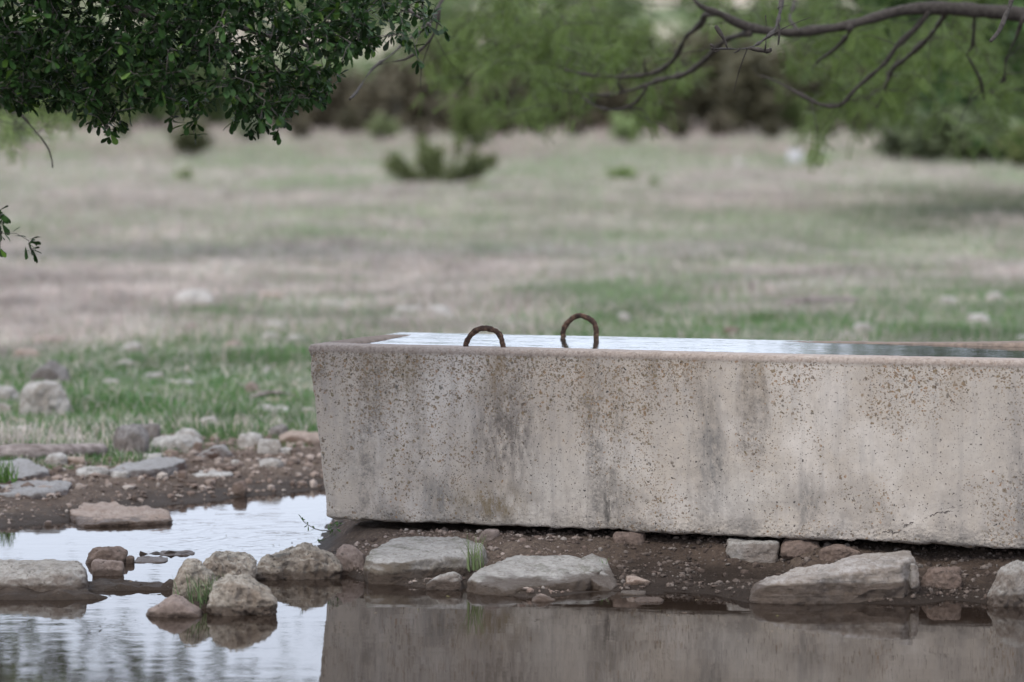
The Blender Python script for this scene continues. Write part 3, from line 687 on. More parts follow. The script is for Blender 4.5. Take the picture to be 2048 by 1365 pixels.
# --- stones lying in the grass, nearest first
FS = [((38, 762, 138, 838), 'big pale boulder in the grass at left', 'dry', 9), ((62, 724, 136, 772), 'pale boulder with a jutting point, behind the big one at left', 'drydark', 12),
 ((-30, 775, 36, 815), 'grey boulder cut by the left edge of the picture in the grass', 'dry', 10), ((-30, 806, 22, 838), 'white stone cut by the left edge just below the grey boulder', 'dry', 10),
 ((162, 793, 190, 823), 'small upright white stone right of the big pale boulder', 'dry', 12), ((200, 760, 242, 777), 'low white stone in the grass above the small upright one', 'dry', 9),
 ((240, 788, 336, 806), 'long flat white stone lying in the green grass', 'dry', 8), ((488, 764, 522, 800), 'upright pinkish pointed stone in the grass', 'pink', 9),
 ((286, 750, 324, 770), 'white rounded stone above the long flat white one', 'dry', 9), ((326, 762, 384, 776), 'low pale stone right of the white rounded one', 'dry', 9),
 ((380, 762, 412, 774), 'small low pale stone at the end of a row in the grass', 'dry', 9), ((524, 735, 545, 757), 'small whitish stone above the pinkish pointed stone', 'dry', 9),
 ((496, 814, 576, 836), 'long whitish stone low in the grass near the trough', 'dry', 9), ((520, 798, 592, 812), 'flat grey stone behind the long whitish one near the trough', 'tan', 9),
 ((604, 816, 640, 834), 'white stone peeking out right beside the trough wall', 'dry', 9), ((570, 762, 640, 776), 'flat pale stone reaching behind the trough edge', 'dry', 9),
 ((595, 728, 625, 742), 'tiny pale stone close to the trough edge', 'dry', 9), ((400, 835, 440, 858), 'pointed pale stone hidden in green grass above the whitish boulder', 'dry', 10),
 ((12, 855, 58, 872), 'small flat white stone in green grass above the log', 'dry', 9), ((10, 838, 52, 852), 'sloping pale stone in green grass at far left above the flat white one', 'tan', 9),
 ((228, 723, 268, 740), 'flat white stone below the dome-shaped one', 'dry', 9), ((340, 718, 388, 736), 'bluish white stone right of the flat white one', 'dry', 10),
 ((240, 690, 288, 716), 'dome-shaped pale stone with brown foot in the field', 'dry', 9), ((22, 700, 80, 724), 'brownish flat-topped stone in the dry grass at left', 'tan', 9),
 ((448, 684, 486, 708), 'dome-shaped pinkish stone with grey foot left of the trough', 'pink', 9), ((518, 668, 560, 690), 'white stone behind the trough corner, left of two', 'dry', 9),
 ((560, 672, 612, 688), 'long white stone behind the trough corner, right of two', 'dry', 8), ((532, 646, 572, 664), 'white stone just above the pair behind the trough corner', 'dry', 9),
 ((372, 645, 396, 670), 'small reddish upright stone in the field', 'pink', 9), ((345, 586, 426, 620), 'largest pale boulder out in the dry field', 'dry', 9),
 ((515, 586, 572, 606), 'brown-footed flat stone right of the largest field boulder', 'tan', 9), ((60, 676, 132, 692), 'flat pinkish stone in dry grass at left', 'pink', 8),
 ((640, 607, 690, 622), 'flat whitish stone in the field left of the white pair', 'dry', 9), ((848, 612, 904, 644), 'white blocky stone behind the front lifting loop, right of a pair', 'dry', 10),
 ((785, 614, 850, 632), 'low bluish white stone, left of a pair behind the trough', 'dry', 9), ((782, 634, 806, 650), 'small pale stone below the bluish white one', 'dry', 9),
 ((1014, 644, 1040, 656), 'tiny white stone between the two lifting loops', 'dry', 9), ((1236, 628, 1262, 646), 'small white stone right of the rear lifting loop', 'dry', 9),
 ((1446, 656, 1478, 676), 'dull brown stone behind the back rim of the trough', 'brown', 9), ((1682, 668, 1714, 684), 'small cream stone right behind the back rim, right part', 'dry', 9),
 ((1706, 648, 1748, 674), 'white rounded stone behind the back rim, right part', 'dry', 9), ((1938, 630, 1986, 654), 'white sloping stone in green grass at right', 'dry', 10),
 ((1880, 596, 1912, 610), 'small pale stone in the grass at upper right', 'dry', 9), ((1972, 586, 2008, 604), 'pale stone in the grass near the right edge', 'dry', 9),
 ((2036, 672, 2080, 690), 'pale stone cut by the right edge behind the trough', 'dry', 9), ((1518, 590, 1540, 630), 'greyish stone set upright in the grass behind the back rim', 'tan', 9)]
for i, (bx, lb, mt, p_) in enumerate(FS):
    if i == len(FS) - 1: continue
    B(bx, lb, M[mt], 200 + i * 3, name='field_stone', p=p_ * 1.3, depth=.7, amp=1.25, boxy=.10, lvl=5 if bx[3] > 700 else 4, sink=.5)
B((1577, 300, 1602, 330), 'bright white rock standing alone far out in the field', M['white'], 301, depth=.7, p=9, lvl=4)
B((1466, 322, 1490, 342), 'small cream rock far out left of the bright white rock', M['dry'], 302, depth=.7, p=9, lvl=4)

# logs and sticks
def log(name, label, pts, radii, mat, seed, cat='log'):
    P, R = smooth_poly(pts, radii, .02 if radii[0] < .06 else .04)
    R = R * (1 + .14 * fbm(P * 9, 2, seed)); P = P + .004 * np.stack([fbm(P * 5, 2, seed + 1), fbm(P * 5, 2, seed + 2), fbm(P * 5, 2, seed + 3)], 1)
    V, Fc = tubes([(P, R)], 16); N = vnormals(V, Fc); V = V + N * (R.mean() * .16 * fbm(V * np.array([6, 40, 40.]), 3, seed))[:, None]
    return tag(mesh_obj(name, V, Fc, mat, loc=P[0]), label, cat)
log('log', 'weathered grey log lying along the grass edge at the left', [PY(-200, 912, 13.55), PY(-20, 908, 13.55), PY(90, 905, 13.55), PY(160, 903, 13.6), PY(206, 900, 13.65)], [.036, .036, .035, .033, .026], M['wood'], 5)
g0, g1 = hit(1560, 616), hit(1712, 612)
log('log', 'thin grey fallen log lying in the grass beyond the trough at right', [g0 + (0, 0, .03), (g0 + g1) / 2 + (0, 0, .05), g1 + (0, 0, .04)], [.022, .026, .02], M['wood'], 9)
g0 = hit(1503, 600)
log('stake', 'short pale stake standing in the grass behind the back rim', [g0 - (0, 0, .05), g0 + (0, 0, .13)], [.016, .013], M['wood'], 12, 'stake')
g0 = hit(500, 812); g1 = hit(590, 806)
log('stick', 'pale bare stick lying in the grass near the trough', [g0 + (0, 0, .03), (g0 + g1) / 2 + (0, 0, .05), g1 + (0, 0, .03)], [.012, .011, .006], M['wood'], 14, 'stick')

# gravel and crumbs on the bare earth
V0, F0 = ico(1)
n = 9000
gx_ = np.concatenate([rng.uniform(-2.4, -.3, 9000), rng.uniform(-.62, 2.2, 15000)]); gy_ = np.concatenate([rng.uniform(11.9, 14.6, 9000), rng.uniform(9.9, 11.05, 15000)])
keep = terrain(gx_, gy_) > .004; gx_, gy_ = gx_[keep], gy_[keep]; n = len(gx_)
sz = .0015 + .010 * rng.random(n) ** 4.5 + (gy_ > 12.4) * .022 * rng.random(n) ** 9; 
sc3 = sz[:, None] * rng.uniform(.6, 1.35, (n, 3)); sc3[:, 2] *= .7
Vg = V0[None] * sc3[:, None] * (1 + .25 * rng.uniform(-1, 1, (n, len(V0), 1)))
Vg = Vg + np.stack([gx_, gy_, terrain(gx_, gy_) + sz * .2], 1)[:, None]
Fg = (F0[None] + (np.arange(n) * len(V0))[:, None, None]).reshape(-1, 3)
pal = np.array([(.27, .22, .19), (.20, .155, .13), (.15, .11, .09), (.10, .075, .062), (.29, .25, .22)]); cg = pal[rng.choice(5, n, p=[.2, .27, .27, .21, .05])]
cg = cg * rng.uniform(.7, 1.2, (n, 1)) * (1 - .5 * sstep(gx_, .1, .4) * (gy_ < 11.2))[:, None]; b_ = NB('gravel_crumbs'); b_.principled(b_.attr('Col', 'Color'), .85, .2)
tag(mesh_obj('gravel', Vg.reshape(-1, 3), Fg, b_.m, smooth=False, col=np.repeat(cg, len(V0), 0)), 'loose gravel and crumbs of earth on the bare banks', 'gravel', kind='stuff')

# ------------------------------------------------------------------ grass
def lerp(a, b_, t): return a + (b_ - a) * t
def greenness(X, Y):
    v = 249 + 1.3 * F / Y; u = 1024 + F * X / Y
    g = np.interp(v, [255, 285, 310, 335, 360, 400, 430, 480, 540, 590, 640, 690, 740, 880], [.02, .02, .20, .62, .70, .60, .56, .42, .38, .50, .60, .72, .82, .90])
    g = g - .22 * sstep(u, 520, 150) * sstep(v, 730, 680) * sstep(v, 540, 590)
    g = g + .30 * sstep(u, 900, 1300) * sstep(v, 530, 610) + .35 * sstep(u, 1550, 1950) * sstep(v, 375, 420) * sstep(v, 520, 460)
    return g + .6 * fb2(X, Y, .55, 3, 21) + .85 * fb2(X * .6, Y * .25, .5, 3, 22)
def blades(n, ymin, ymax, hw, w0, h0, h1, seed, half=.18):
    r = np.random.default_rng(seed)
    Y = np.sqrt(r.uniform(ymin ** 2, ymax ** 2, n)); X = r.uniform(-1, 1, n) * (half * Y)
    # clump
    cl = r.normal(size=(n, 2)) * .5; 
    s1 = Y - np.interp(X, fx, fy); edge = s1 + .35 * fb2(X, Y, 1.7, 3, 11)
    dens = .25 + .9 * sstep(fb2(X, Y, 1.4, 3, 31) + .25 * (greenness(X, Y) - .3), -.25, .3)
    keep = (r.random(n) < sstep(edge, .95, 1.55) * dens)
    X, Y, edge = X[keep], Y[keep], edge[keep]; n = len(X); Z = terrain(X, Y)
    g = greenness(X, Y); isg = r.random(n) < np.clip(.06 + .86 * sstep(g, -.05, 1.1), 0, 1)
    hgt = r.uniform(np.minimum(.014 + .0008 * Y, .12), np.minimum(.052 + .0019 * Y, .30)) * np.where(isg, .8, 1.1) * (1 + .5 * fb2(X, Y, .9, 2, 33) + 1.6 * np.maximum(0, fb2(X, Y, 1.7, 3, 35) - .12)) * np.clip(.45 + .6 * sstep(edge, 1., 2.4), 0, 1)
    a = r.uniform(0, 2 * math.pi, n); lean = r.uniform(.1, .75, n) * hgt
    dx, dy = np.cos(a) * lean, np.sin(a) * lean; fa = r.uniform(0, math.pi, n); wY = .00022 * Y * hw; wx, wy = np.cos(fa) * wY, np.sin(fa) * wY
    V = np.zeros((n, 5, 3)); b0 = np.stack([X, Y, Z - .004], 1); wv = np.stack([wx, wy, wx * 0], 1)
    mid = b0 + np.stack([dx * .35, dy * .35, hgt * .6], 1); tip = b0 + np.stack([dx, dy, hgt * (.98 - .25 * r.random(n))], 1)
    V[:, 0] = b0 - wv; V[:, 1] = b0 + wv; V[:, 2] = mid + wv * .8; V[:, 3] = mid - wv * .8; V[:, 4] = tip
    Fc = np.array([[0, 1, 2], [0, 2, 3], [3, 2, 4]]); Fc = (Fc[None] + (np.arange(n) * 5)[:, None, None]).reshape(-1, 3)
    far = sstep(Y, 17, 40)[:, None]
    gc = lerp(np.array([.095, .185, .072]), np.array([.26, .315, .205]), far) * r.uniform(.65, 1.3, (n, 1))
    yel = (r.random(n) < .25)[:, None] * np.array([.07, .05, .0]); gc = gc + yel * .6
    dk = (sstep(1024 + F * X / Y, 1550, 1950) * sstep(Y, 68, 60) * sstep(Y, 36, 42))[:, None]  # tree shade on the right-hand grass, painted into the green blade colour
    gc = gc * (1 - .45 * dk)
    dcol = np.array([[.45, .39, .36], [.47, .43, .385], [.38, .35, .33], [.46, .365, .34]])[r.choice(4, n, p=[.35, .2, .25, .2])] * r.uniform(.8, 1.2, (n, 1))
    dcol = dcol * (1 + .55 * fb2(X, Y, .9, 3, 51) + .4 * fb2(X, Y * .5, 2.6, 2, 52))[:, None] * lerp(np.ones(3), np.array([.80, .74, .74]), sstep(Y, 82, 105)[:, None])
    gc = gc * (1 + .4 * fb2(X, Y, 1.1, 3, 53))[:, None]
    c = np.clip(np.where(isg[:, None], gc, dcol), .02, .7)
    return V.reshape(-1, 3), Fc, np.repeat(c, 5, 0)
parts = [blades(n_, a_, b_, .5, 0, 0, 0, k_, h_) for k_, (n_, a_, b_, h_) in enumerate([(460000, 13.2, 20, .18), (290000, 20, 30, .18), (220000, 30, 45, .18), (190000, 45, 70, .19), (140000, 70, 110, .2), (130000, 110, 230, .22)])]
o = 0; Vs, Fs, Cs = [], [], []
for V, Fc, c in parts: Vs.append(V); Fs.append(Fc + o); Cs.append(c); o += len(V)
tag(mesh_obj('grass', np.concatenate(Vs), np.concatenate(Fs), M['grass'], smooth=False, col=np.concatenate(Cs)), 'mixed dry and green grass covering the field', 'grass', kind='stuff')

def tuft(name, label, cat, P, n, h, w_, seed, spread=.03, col=(.10, .17, .06), lean=.6, group=None):
    r = np.random.default_rng(seed); segs = 6; Vs, Fs, Cs = [], [], []
    for i in range(n):
        b0 = np.array(P) + np.r_[r.normal(size=2) * spread * .5, -.004]; a = r.uniform(0, 6.28); hh = h * r.uniform(.45, 1); le = r.uniform(.15, 1) * lean * hh
        t = np.linspace(0, 1, segs); c = b0 + np.stack([np.cos(a) * le * t ** 1.7, np.sin(a) * le * t ** 1.7, hh * (t - .25 * (le / hh) * t ** 2.5)], 1)
        fa = r.uniform(0, 3.14); wv = np.array([math.cos(fa), math.sin(fa), 0]) * w_ / 2; wt = (1 - t ** 2.2)[:, None] * .95 + .05
        V = np.concatenate([c - wv * wt, c + wv * wt]); k = np.arange(segs - 1) + i * 2 * segs
        Fs.append(np.stack([k, k + segs, k + segs + 1, k + 1], 1)); Vs.append(V); Cs.append(np.tile(np.array(col) * r.uniform(.6, 1.4), (2 * segs, 1)))
    return tag(mesh_obj(name, np.concatenate(Vs), np.concatenate(Fs), M['grass'], col=np.concatenate(Cs), loc=P), label, cat, group)
tuft('grass_tuft', 'green grass tuft between the four boulders in the water', 'grass tuft', W(408, 1214) + (0, .02, .004), 120, .115, .0035, 3, .065, (.12, .17, .08))
tuft('grass_tuft', 'slim green grass sprig growing between the broad slab and the low slab', 'grass tuft', PY(948, 1138, 10.43), 40, .125, .0030, 4, .03, (.14, .18, .08), .45)
tuft('grass_tuft', 'tiny green sprig beside the leaning stone', 'grass tuft', hit(1206, 1132) + (0, -.06, .0), 7, .05, .003, 5, .015, (.12, .2, .07), .5)
tuft('grass_tuft', 'bright green bladed tuft between the two grey slabs at the left edge', 'grass tuft', PY(8, 968, 12.72), 46, .115, .006, 6, .05, (.085, .16, .04), .6)
tuft('grass_tuft', 'small dark sprig standing in the water at the far left', 'grass tuft', W(12, 1082), 6, .03, .002, 8, .02, (.05, .05, .03), .8)

# ------------------------------------------------------------------ foliage
LV = np.array([[0, 0, 0], [.4, 0, -.02], [.76, 0, -.01], [1, 0, -.05], [.38, .13, .03], [.74, .22, .04], [.38, -.13, .03], [.74, -.22, .04], [.93, .13, .0], [.93, -.13, 0]])
LF = np.array([[0, 6, 1], [0, 1, 4], [1, 6, 7], [1, 7, 2], [1, 2, 5], [1, 5, 4], [2, 7, 9], [2, 9, 3], [2, 3, 8], [2, 8, 5]])
def frames(D, r):
    D = D / (np.linalg.norm(D, axis=1)[:, None] + 1e-9); up = np.tile([0, 0, 1.], (len(D), 1)) + r.normal(size=D.shape) * .35
    S = np.cross(up, D); S /= np.linalg.norm(S, axis=1)[:, None] + 1e-9; N = np.cross(D, S); return D, S, N
def scatter(TV, TF, P, D, scale, r):
    D, S, N = frames(D, r); n = len(P)
    V = P[:, None] + scale[:, None, None] * (TV[None, :, 0:1] * D[:, None] + TV[None, :, 1:2] * S[:, None] + TV[None, :, 2:3] * N[:, None])
    return V.reshape(-1, 3), (TF[None] + (np.arange(n) * len(TV))[:, None, None]).reshape(-1, 3)
def grow(limbs, tips, r, sag=.12, rt=.0016, step=.05, rscale=1.0):
    """join each tip to the closest branch point; returns twig lines"""
    nodes = np.concatenate([p for p, _ in limbs]); rad = np.concatenate([q_ for _, q_ in limbs]); lines = []
    d0 = np.array([np.min(((nodes - t) ** 2).sum(1)) for t in tips]); order = np.argsort(d0)
    for i in order:
        t = tips[i]; k = int(np.argmin(((nodes - t) ** 2).sum(1))); a = nodes[k]; ln = np.linalg.norm(t - a)
        if ln < .02: continue
        n = max(3, int(ln / step)); s = np.linspace(0, 1, n)[:, None]; mid = np.array([r.normal() * .12, r.normal() * .12, sag + r.normal() * .08]) * ln
        P = a + (t - a) * s + mid * (4 * s * (1 - s)); P[1:-1] += r.normal(size=(n - 2, 3)) * .008 * min(1, ln * 2)
        R = np.linspace(min(rad[k] * .7, .006 * rscale + ln * .006), rt, n); lines.append((P, R))
        nodes = np.concatenate([nodes, P[1:]]); rad = np.concatenate([rad, R[1:]])
    return lines

# --- live oak reaching in at upper left
r = np.random.default_rng(21)
oak = empty('oak_tree', (-3.3, 10.9, gz(-3.3, 10.9)), 'dark glossy small-leaved oak hanging over the upper left of the view', 'tree')
tz = gz(-3.3, 10.9)
low = np.array([(-400, 225), (0, 215), (40, 235), (100, 225), (150, 235), (190, 262), (222, 292), (250, 262), (280, 232), (320, 222), (360, 242), (385, 262), (420, 225), (450, 232), (480, 258), (520, 268), (560, 268), (590, 225), (630, 222), (665, 188), (690, 150), (720, 110), (760, 75)])
limbs = [smooth_poly([(-3.3, 10.9, tz - .1), (-3.25, 10.85, .9), (-3.0, 10.7, 1.7), (-2.4, 10.6, 2.15), (-1.7, 10.7, 2.35), (-1.0, 10.7, 2.2), (-.55, 10.6, 1.95)], [.13, .11, .085, .045, .025, .014, .006], .06),
         smooth_poly([(-2.4, 10.6, 2.15), (-1.9, 10.3, 1.98), (-1.5, 10.3, 1.85), (-1.1, 10.35, 1.7), (-.8, 10.3, 1.58)], [.035, .02, .013, .009, .005], .05),
         smooth_poly([(-2.4, 10.6, 2.15), (-1.9, 10.8, 1.85), (-1.6, 10.8, 1.7), (-1.35, 10.7, 1.55)], [.03, .017, .011, .006], .05),
         smooth_poly([(-1.7, 10.7, 2.35), (-1.2, 10.7, 1.95), (-.9, 10.55, 1.7), (-.6, 10.5, 1.6)], [.02, .013, .009, .005], .05),
         smooth_poly([(-3.25, 10.85, 1.2), (-2.6, 10.3, 1.5), (-2.0, 10.1, 1.5), (-1.6, 10.05, 1.25), (-1.5, 10.05, 1.12)], [.04, .025, .012, .006, .003], .05),
         smooth_poly([(-3.0, 10.7, 1.7), (-3.2, 11, 2.6), (-2.6, 11, 3.3)], [.08, .06, .03], .08),
         smooth_poly([(-1.0, 10.7, 2.2), (-.5, 10.5, 1.95), (-.35, 10.4, 1.75), (-.24, 10.4, 1.66)], [.016, .010, .006, .003], .04)]
tips = []
while len(tips) < 2900:
    px, Yd = r.uniform(-300, 735), r.uniform(9.75, 10.75); lim = np.interp(px, low[:, 0], low[:, 1]); py = lim - 22 - r.random() ** 1.15 * (lim + 260)
    if py > 130 and 235 < px < 470 and r.random() < .55: continue
    if 470 < px < 640 and py < 100 and r.random() < .35: continue
    if px > 600 and (py > 90 and r.random() < .4 or px > 680 and r.random() < .35): continue
    tips.append(PY(px, py, Yd))
for px, py in [(222, 270), (215, 250), (345, 235), (388, 268), (395, 240), (375, 250), (500, 262), (555, 262), (530, 250), (470, 240), (650, 195), (655, 160), (640, 205), (690, 120), (720, 60), (760, 40), (740, 95), (800, 70), (830, 95), (885, 55), (835, 120), (770, 20), (700, 30), (690, 60), (730, 20)]:
    tips.append(PY(px, py, r.uniform(9.9, 10.4)))
for _ in range(46):
    px = r.uniform(690, 880); tips.append(PY(px, r.uniform(-30, 105 - (px - 690) * .25), r.uniform(9.9, 10.7)))
for _ in range(260):   # crown above the frame
    tips.append(np.array([r.uniform(-4.2, -.4), r.uniform(9.4, 12), r.uniform(2.0, 3.8)]))
for px, py in [(8, 440), (62, 488), (2, 452), (0, 500), (66, 492), (58, 482), (70, 484), (12, 446), (4, 432), (-4, 462), (64, 498)]: tips.append(PY(px, py, 10.05))
tips = np.array(tips)
tw_ = grow(limbs, tips, r, .10, .0012)
V, Fc = tubes(limbs, 10); V = V + vnormals(V, Fc) * (.004 * fbm(V * 30, 3, 2))[:, None]
mesh_obj('trunk', V - np.array(oak.location), Fc, M['bark'], oak)
V, Fc = tubes(tw_, 5)
mesh_obj('twigs', V - np.array(oak.location), Fc, M['bark'], oak)
P, D = [], []
for pts, R in tw_:
    n = len(pts); tdir = pts[-1] - pts[-2]; tdir = tdir / (np.linalg.norm(tdir) + 1e-9); L_ = np.linalg.norm(pts[-1] - pts[0])
    for j in range(7):                               # terminal rosette
        d = tdir * r.uniform(.2, 1.) + r.normal(size=3) * .6 + np.array([0, 0, -.25]); P.append(pts[-1] + r.normal(size=3) * .004); D.append(d)
    for k in range(max(1, n // 4), n - 1):
        if r.random() < .8:
            for j in range(r.integers(2, 6)):
                P.append(pts[k] + r.normal(size=3) * .006); D.append(tdir * .5 + r.normal(size=3) * .7 + np.array([0, 0, -.2]))
P, D = np.array(P), np.array(D); n = len(P)
V, Fc = scatter(LV, LF, P, D, r.uniform(.018, .046, n), r)
print('oak leaves', n)
cl = np.array([.021, .050, .012]) * r.uniform(.4, 1.7, (n, 1)); young = r.random(n) < .07; cl[young] = cl[young] * np.array([2.4, 1.9, 1.2])
mesh_obj('foliage', V - np.array(oak.location), Fc, M['leaf'], oak, col=np.repeat(cl, len(LV), 0))

# small leafy sprig growing under the trough's left corner
r = np.random.default_rng(5)
sp = [smooth_poly([PY(690, 1046, 11.02), PY(660, 1062, 10.98), PY(630, 1058, 10.95), PY(606, 1043, 10.93)], [.0022, .0018, .0014, .001], .02), smooth_poly([PY(680, 1048, 11.0), PY(655, 1075, 10.95), PY(635, 1082, 10.93)], [.002, .0014, .001], .02), smooth_poly([PY(686, 1044, 11.0), PY(668, 1048, 10.95), PY(655, 1058, 10.93)], [.002, .0014, .001], .02)]
V, Fc = tubes(sp, 5); o0 = sp[0][0][0]
pw = empty('weed_sprig', o0, 'small leafy weed hanging out under the left corner of the trough', 'plant')
mesh_obj('stem', V - o0, Fc, M['bark'], pw)
P = np.concatenate([s_[0][1:] for s_ in sp]); P = np.repeat(P, 3, 0); D = r.normal(size=P.shape) * .8; D[:, 2] += .2; sc_ = r.uniform(.010, .021, len(P)); 
P = np.r_[P, [sp[0][0][-1]]]; D = np.r_[D, [[-.5, 0, .8]]]; sc_ = np.r_[sc_, .026]
V, Fc = scatter(LV, LF, P, D, sc_, r); mesh_obj('leaves', V - o0, Fc, M['leaf'], pw, col=np.tile([.06, .11, .035], (len(V), 1)))

# --- mesquite with the long dark limb at upper right
def feather(npair=9):
    V, Fc = [], []
    for side in (-1, 1):
        for i in range(npair):
            x = .12 + .85 * i / npair; b0 = np.array([x, 0, 0]); tp = np.array([x + .10, side * .22 * (1 - .3 * i / npair), -.03]); wv = np.array([.022, 0, 0])
            k = len(V); V += [b0, (b0 + tp) / 2 + wv, tp, (b0 + tp) / 2 - wv]; Fc += [[k, k + 1, k + 2], [k, k + 2, k + 3]]
    return np.array(V), np.array(Fc)
FV, FF = feather()
def mesquite(name, label, cat, root, limbs, tips, seed, nleaf, lsize, colr, sag=.05, mat='barkd', rt=.002, step=.08):
    r = np.random.default_rng(seed); e = empty(name, root, label, cat); lo = np.array(root)
    tw_ = grow(limbs, tips, r, sag, rt, step); bare = []
    for lp, lr in limbs:                              # short bare side twigs
        for k in range(3, len(lp) - 1):
            if lr[k] < .03 and r.random() < .11 and len(lp) > 8:
                td = lp[k + 1] - lp[k]; td /= np.linalg.norm(td) + 1e-9; d = td * r.uniform(.2, .9) + r.normal(size=3) * .7 + np.array([0, 0, -.25]); d /= np.linalg.norm(d); ln = r.uniform(.05, .22)
                q_ = smooth_poly([lp[k], lp[k] + d * ln * .5 + r.normal(size=3) * ln * .1, lp[k] + d * ln + r.normal(size=3) * ln * .15], [min(lr[k] * .6, .0026), .0018, .0010], .03); bare.append(q_)
    V, Fc = tubes(limbs, 12); V = V + vnormals(V, Fc) * (.009 * fbm(V * 18, 3, 2))[:, None]
    mesh_obj('trunk', V - lo, Fc, M[mat], e); V, Fc = tubes(tw_ + bare, 4); mesh_obj('twigs', V - lo, Fc, M[mat], e)
    P, D = [], []
    for pts, R in tw_:
        td = pts[-1] - pts[0]; td /= np.linalg.norm(td) + 1e-9; n = len(pts)
        ks = r.integers(max(0, n // 3), n, nleaf)
        for k in ks: P.append(pts[k]); D.append(td * .3 + r.normal(size=3) * .6 + np.array([0, 0, -.55]))
    P, D = np.array(P), np.array(D); n = len(P)
    V, Fc = scatter(FV, FF, P, D, r.uniform(.7, 1.3, n) * lsize, r)
    c = np.array(colr) * r.uniform(.6, 1.4, (n, 1)); mesh_obj('foliage', V - lo, Fc, M['feather'], e, col=np.repeat(c, len(FV), 0)); return e
r = np.random.default_rng(33)
Yb = 14.6
def LP(pts, Ys, rpx):
    P = [PY(a, b_, y) for (a, b_), y in zip(pts, np.linspace(Ys[0], Ys[1], len(pts)))]
    R = [max(.0015, q_ / 2 / F * y) for q_, y in zip(rpx, np.linspace(Ys[0], Ys[1], len(pts)))]
    return smooth_poly(P, R, .03)
base = np.array([4.3, 15.0, gz(4.3, 15.0)])
trunk = smooth_poly([base - (0, 0, .1), (4.2, 15, .7), (3.9, 14.9, 1.4), (3.3, 14.8, 1.85), PY(2300, 60, 14.7)], [.16, .13, .11, .085, .045], .08)
limbs = [trunk,
    LP([(2300, 60), (2048, 30), (1960, 22), (1870, 17), (1790, 24), (1700, 50), (1600, 64), (1530, 62), (1480, 48), (1440, 28), (1400, 12), (1370, -20), (1300, -70)], (14.7, 14.4), [36, 33, 30, 27, 24, 20, 18, 17, 15, 12, 10, 8, 5]),
    LP([(1440, 28), (1412, 30), (1402, 48), (1372, 74), (1352, 112), (1318, 142), (1255, 154), (1190, 152), (1130, 140)], (14.5, 16), [13, 11, 11, 10, 9, 9, 8, 6, 4]),
    LP([(1500, 66), (1450, 82), (1410, 120), (1370, 148), (1320, 160), (1290, 172), (1220, 190), (1150, 186)], (14.5, 15.8), [12, 11, 11, 10, 10, 9, 6, 4]),
    LP([(1295, 172), (1272, 205), (1235, 220), (1195, 214), (1160, 190), (1150, 170)], (15.4, 16), [9, 8, 7, 5, 4, 3]),
    LP([(1858, 22), (1838, 50), (1795, 92), (1772, 125), (1740, 152), (1705, 185), (1680, 212), (1640, 209), (1590, 184), (1545, 160), (1520, 152)], (14.6, 14.9), [13, 11, 10, 9, 9, 9, 8, 8, 7, 5, 3]),
    LP([(1700, 55), (1694, 72), (1670, 98), (1640, 120), (1626, 136)], (14.5, 15.2), [11, 8, 7, 6, 4]),
    LP([(1890, 28), (1862, 70), (1815, 115), (1785, 140), (1772, 175), (1755, 215)], (14.7, 16), [12, 9, 9, 7, 6, 4]),
    LP([(1600, 64), (1580, 40), (1585, 18), (1592, -15)], (14.5, 15), [7, 6, 5, 4]),
    LP([(2048, 34), (2030, 80), (2012, 120), (2008, 160), (1990, 170)], (14.6, 14.9), [10, 8, 6, 5, 3]),
    LP([(1950, 24), (1945, 90), (1935, 110), (1960, 160), (1968, 200)], (14.7, 15.2), [7, 5, 4, 4, 3]),
    LP([(1570, -60), (1562, 5), (1558, 35), (1548, 62), (1522, 84), (1495, 97), (1455, 98), (1424, 98)], (12.2, 11.2), [9, 8, 8, 7, 6, 6, 5, 3]),
    LP([(2030, -40), (2022, 5), (2012, 30), (1998, 62), (1982, 82)], (11.8, 11.6), [7, 7, 6, 5, 3]),
    LP([(1300, -70), (1180, -40), (1060, -60), (960, -50), (890, -5), (858, 48), (815, 80), (782, 110), (745, 138), (715, 182), (700, 198)], (14.4, 12.4), [10, 9, 9, 9, 8, 7, 7, 6, 5, 4, 3]),
    LP([(878, 20), (872, 60), (850, 92), (812, 118), (772, 126), (735, 140)], (12.5, 12.6), [5, 5, 4, 4, 3, 2]),
    LP([(858, 48), (820, 18), (780, 12), (740, 30)], (12.5, 12.5), [5, 5, 4, 3]),
    LP([(1700, -60), (1500, -90), (1570, -60)], (13, 12.2), [14, 11, 9]),
    smooth_poly([(3.3, 14.8, 1.85), (2.6, 13.8, 2.4), PY(1700, -60, 13)], [.07, .04, .014], .08),
    smooth_poly([(3.9, 14.9, 1.4), (4.0, 15.5, 2.4), (3.2, 16.5, 3.0), (2.0, 17.5, 2.9), (.6, 18, 2.7), (-.2, 18, 2.6)], [.09, .07, .05, .035, .02, .01], .08)]
sp_tw = []
for (a, b_), (c_, d_), Yq in (((1455, 98), (1432, 54), 11.25), ((1496, 97), (1532, 103), 11.3), ((1530, 103), (1531, 32), 11.25), ((1556, 40), (1556, 90), 11.5), ((1440, 98), (1430, 104), 11.2), ((1480, 97), (1468, 106), 11.25), ((1532, 103), (1541, 99), 11.3), ((1425, 98), (1422, 90), 11.2)):
    sp_tw.append(LP([(a, b_), ((a + c_) / 2 + 3, (b_ + d_) / 2), (c_, d_)], (Yq, Yq), [4.5, 4, 2.5]))
limbs += sp_tw
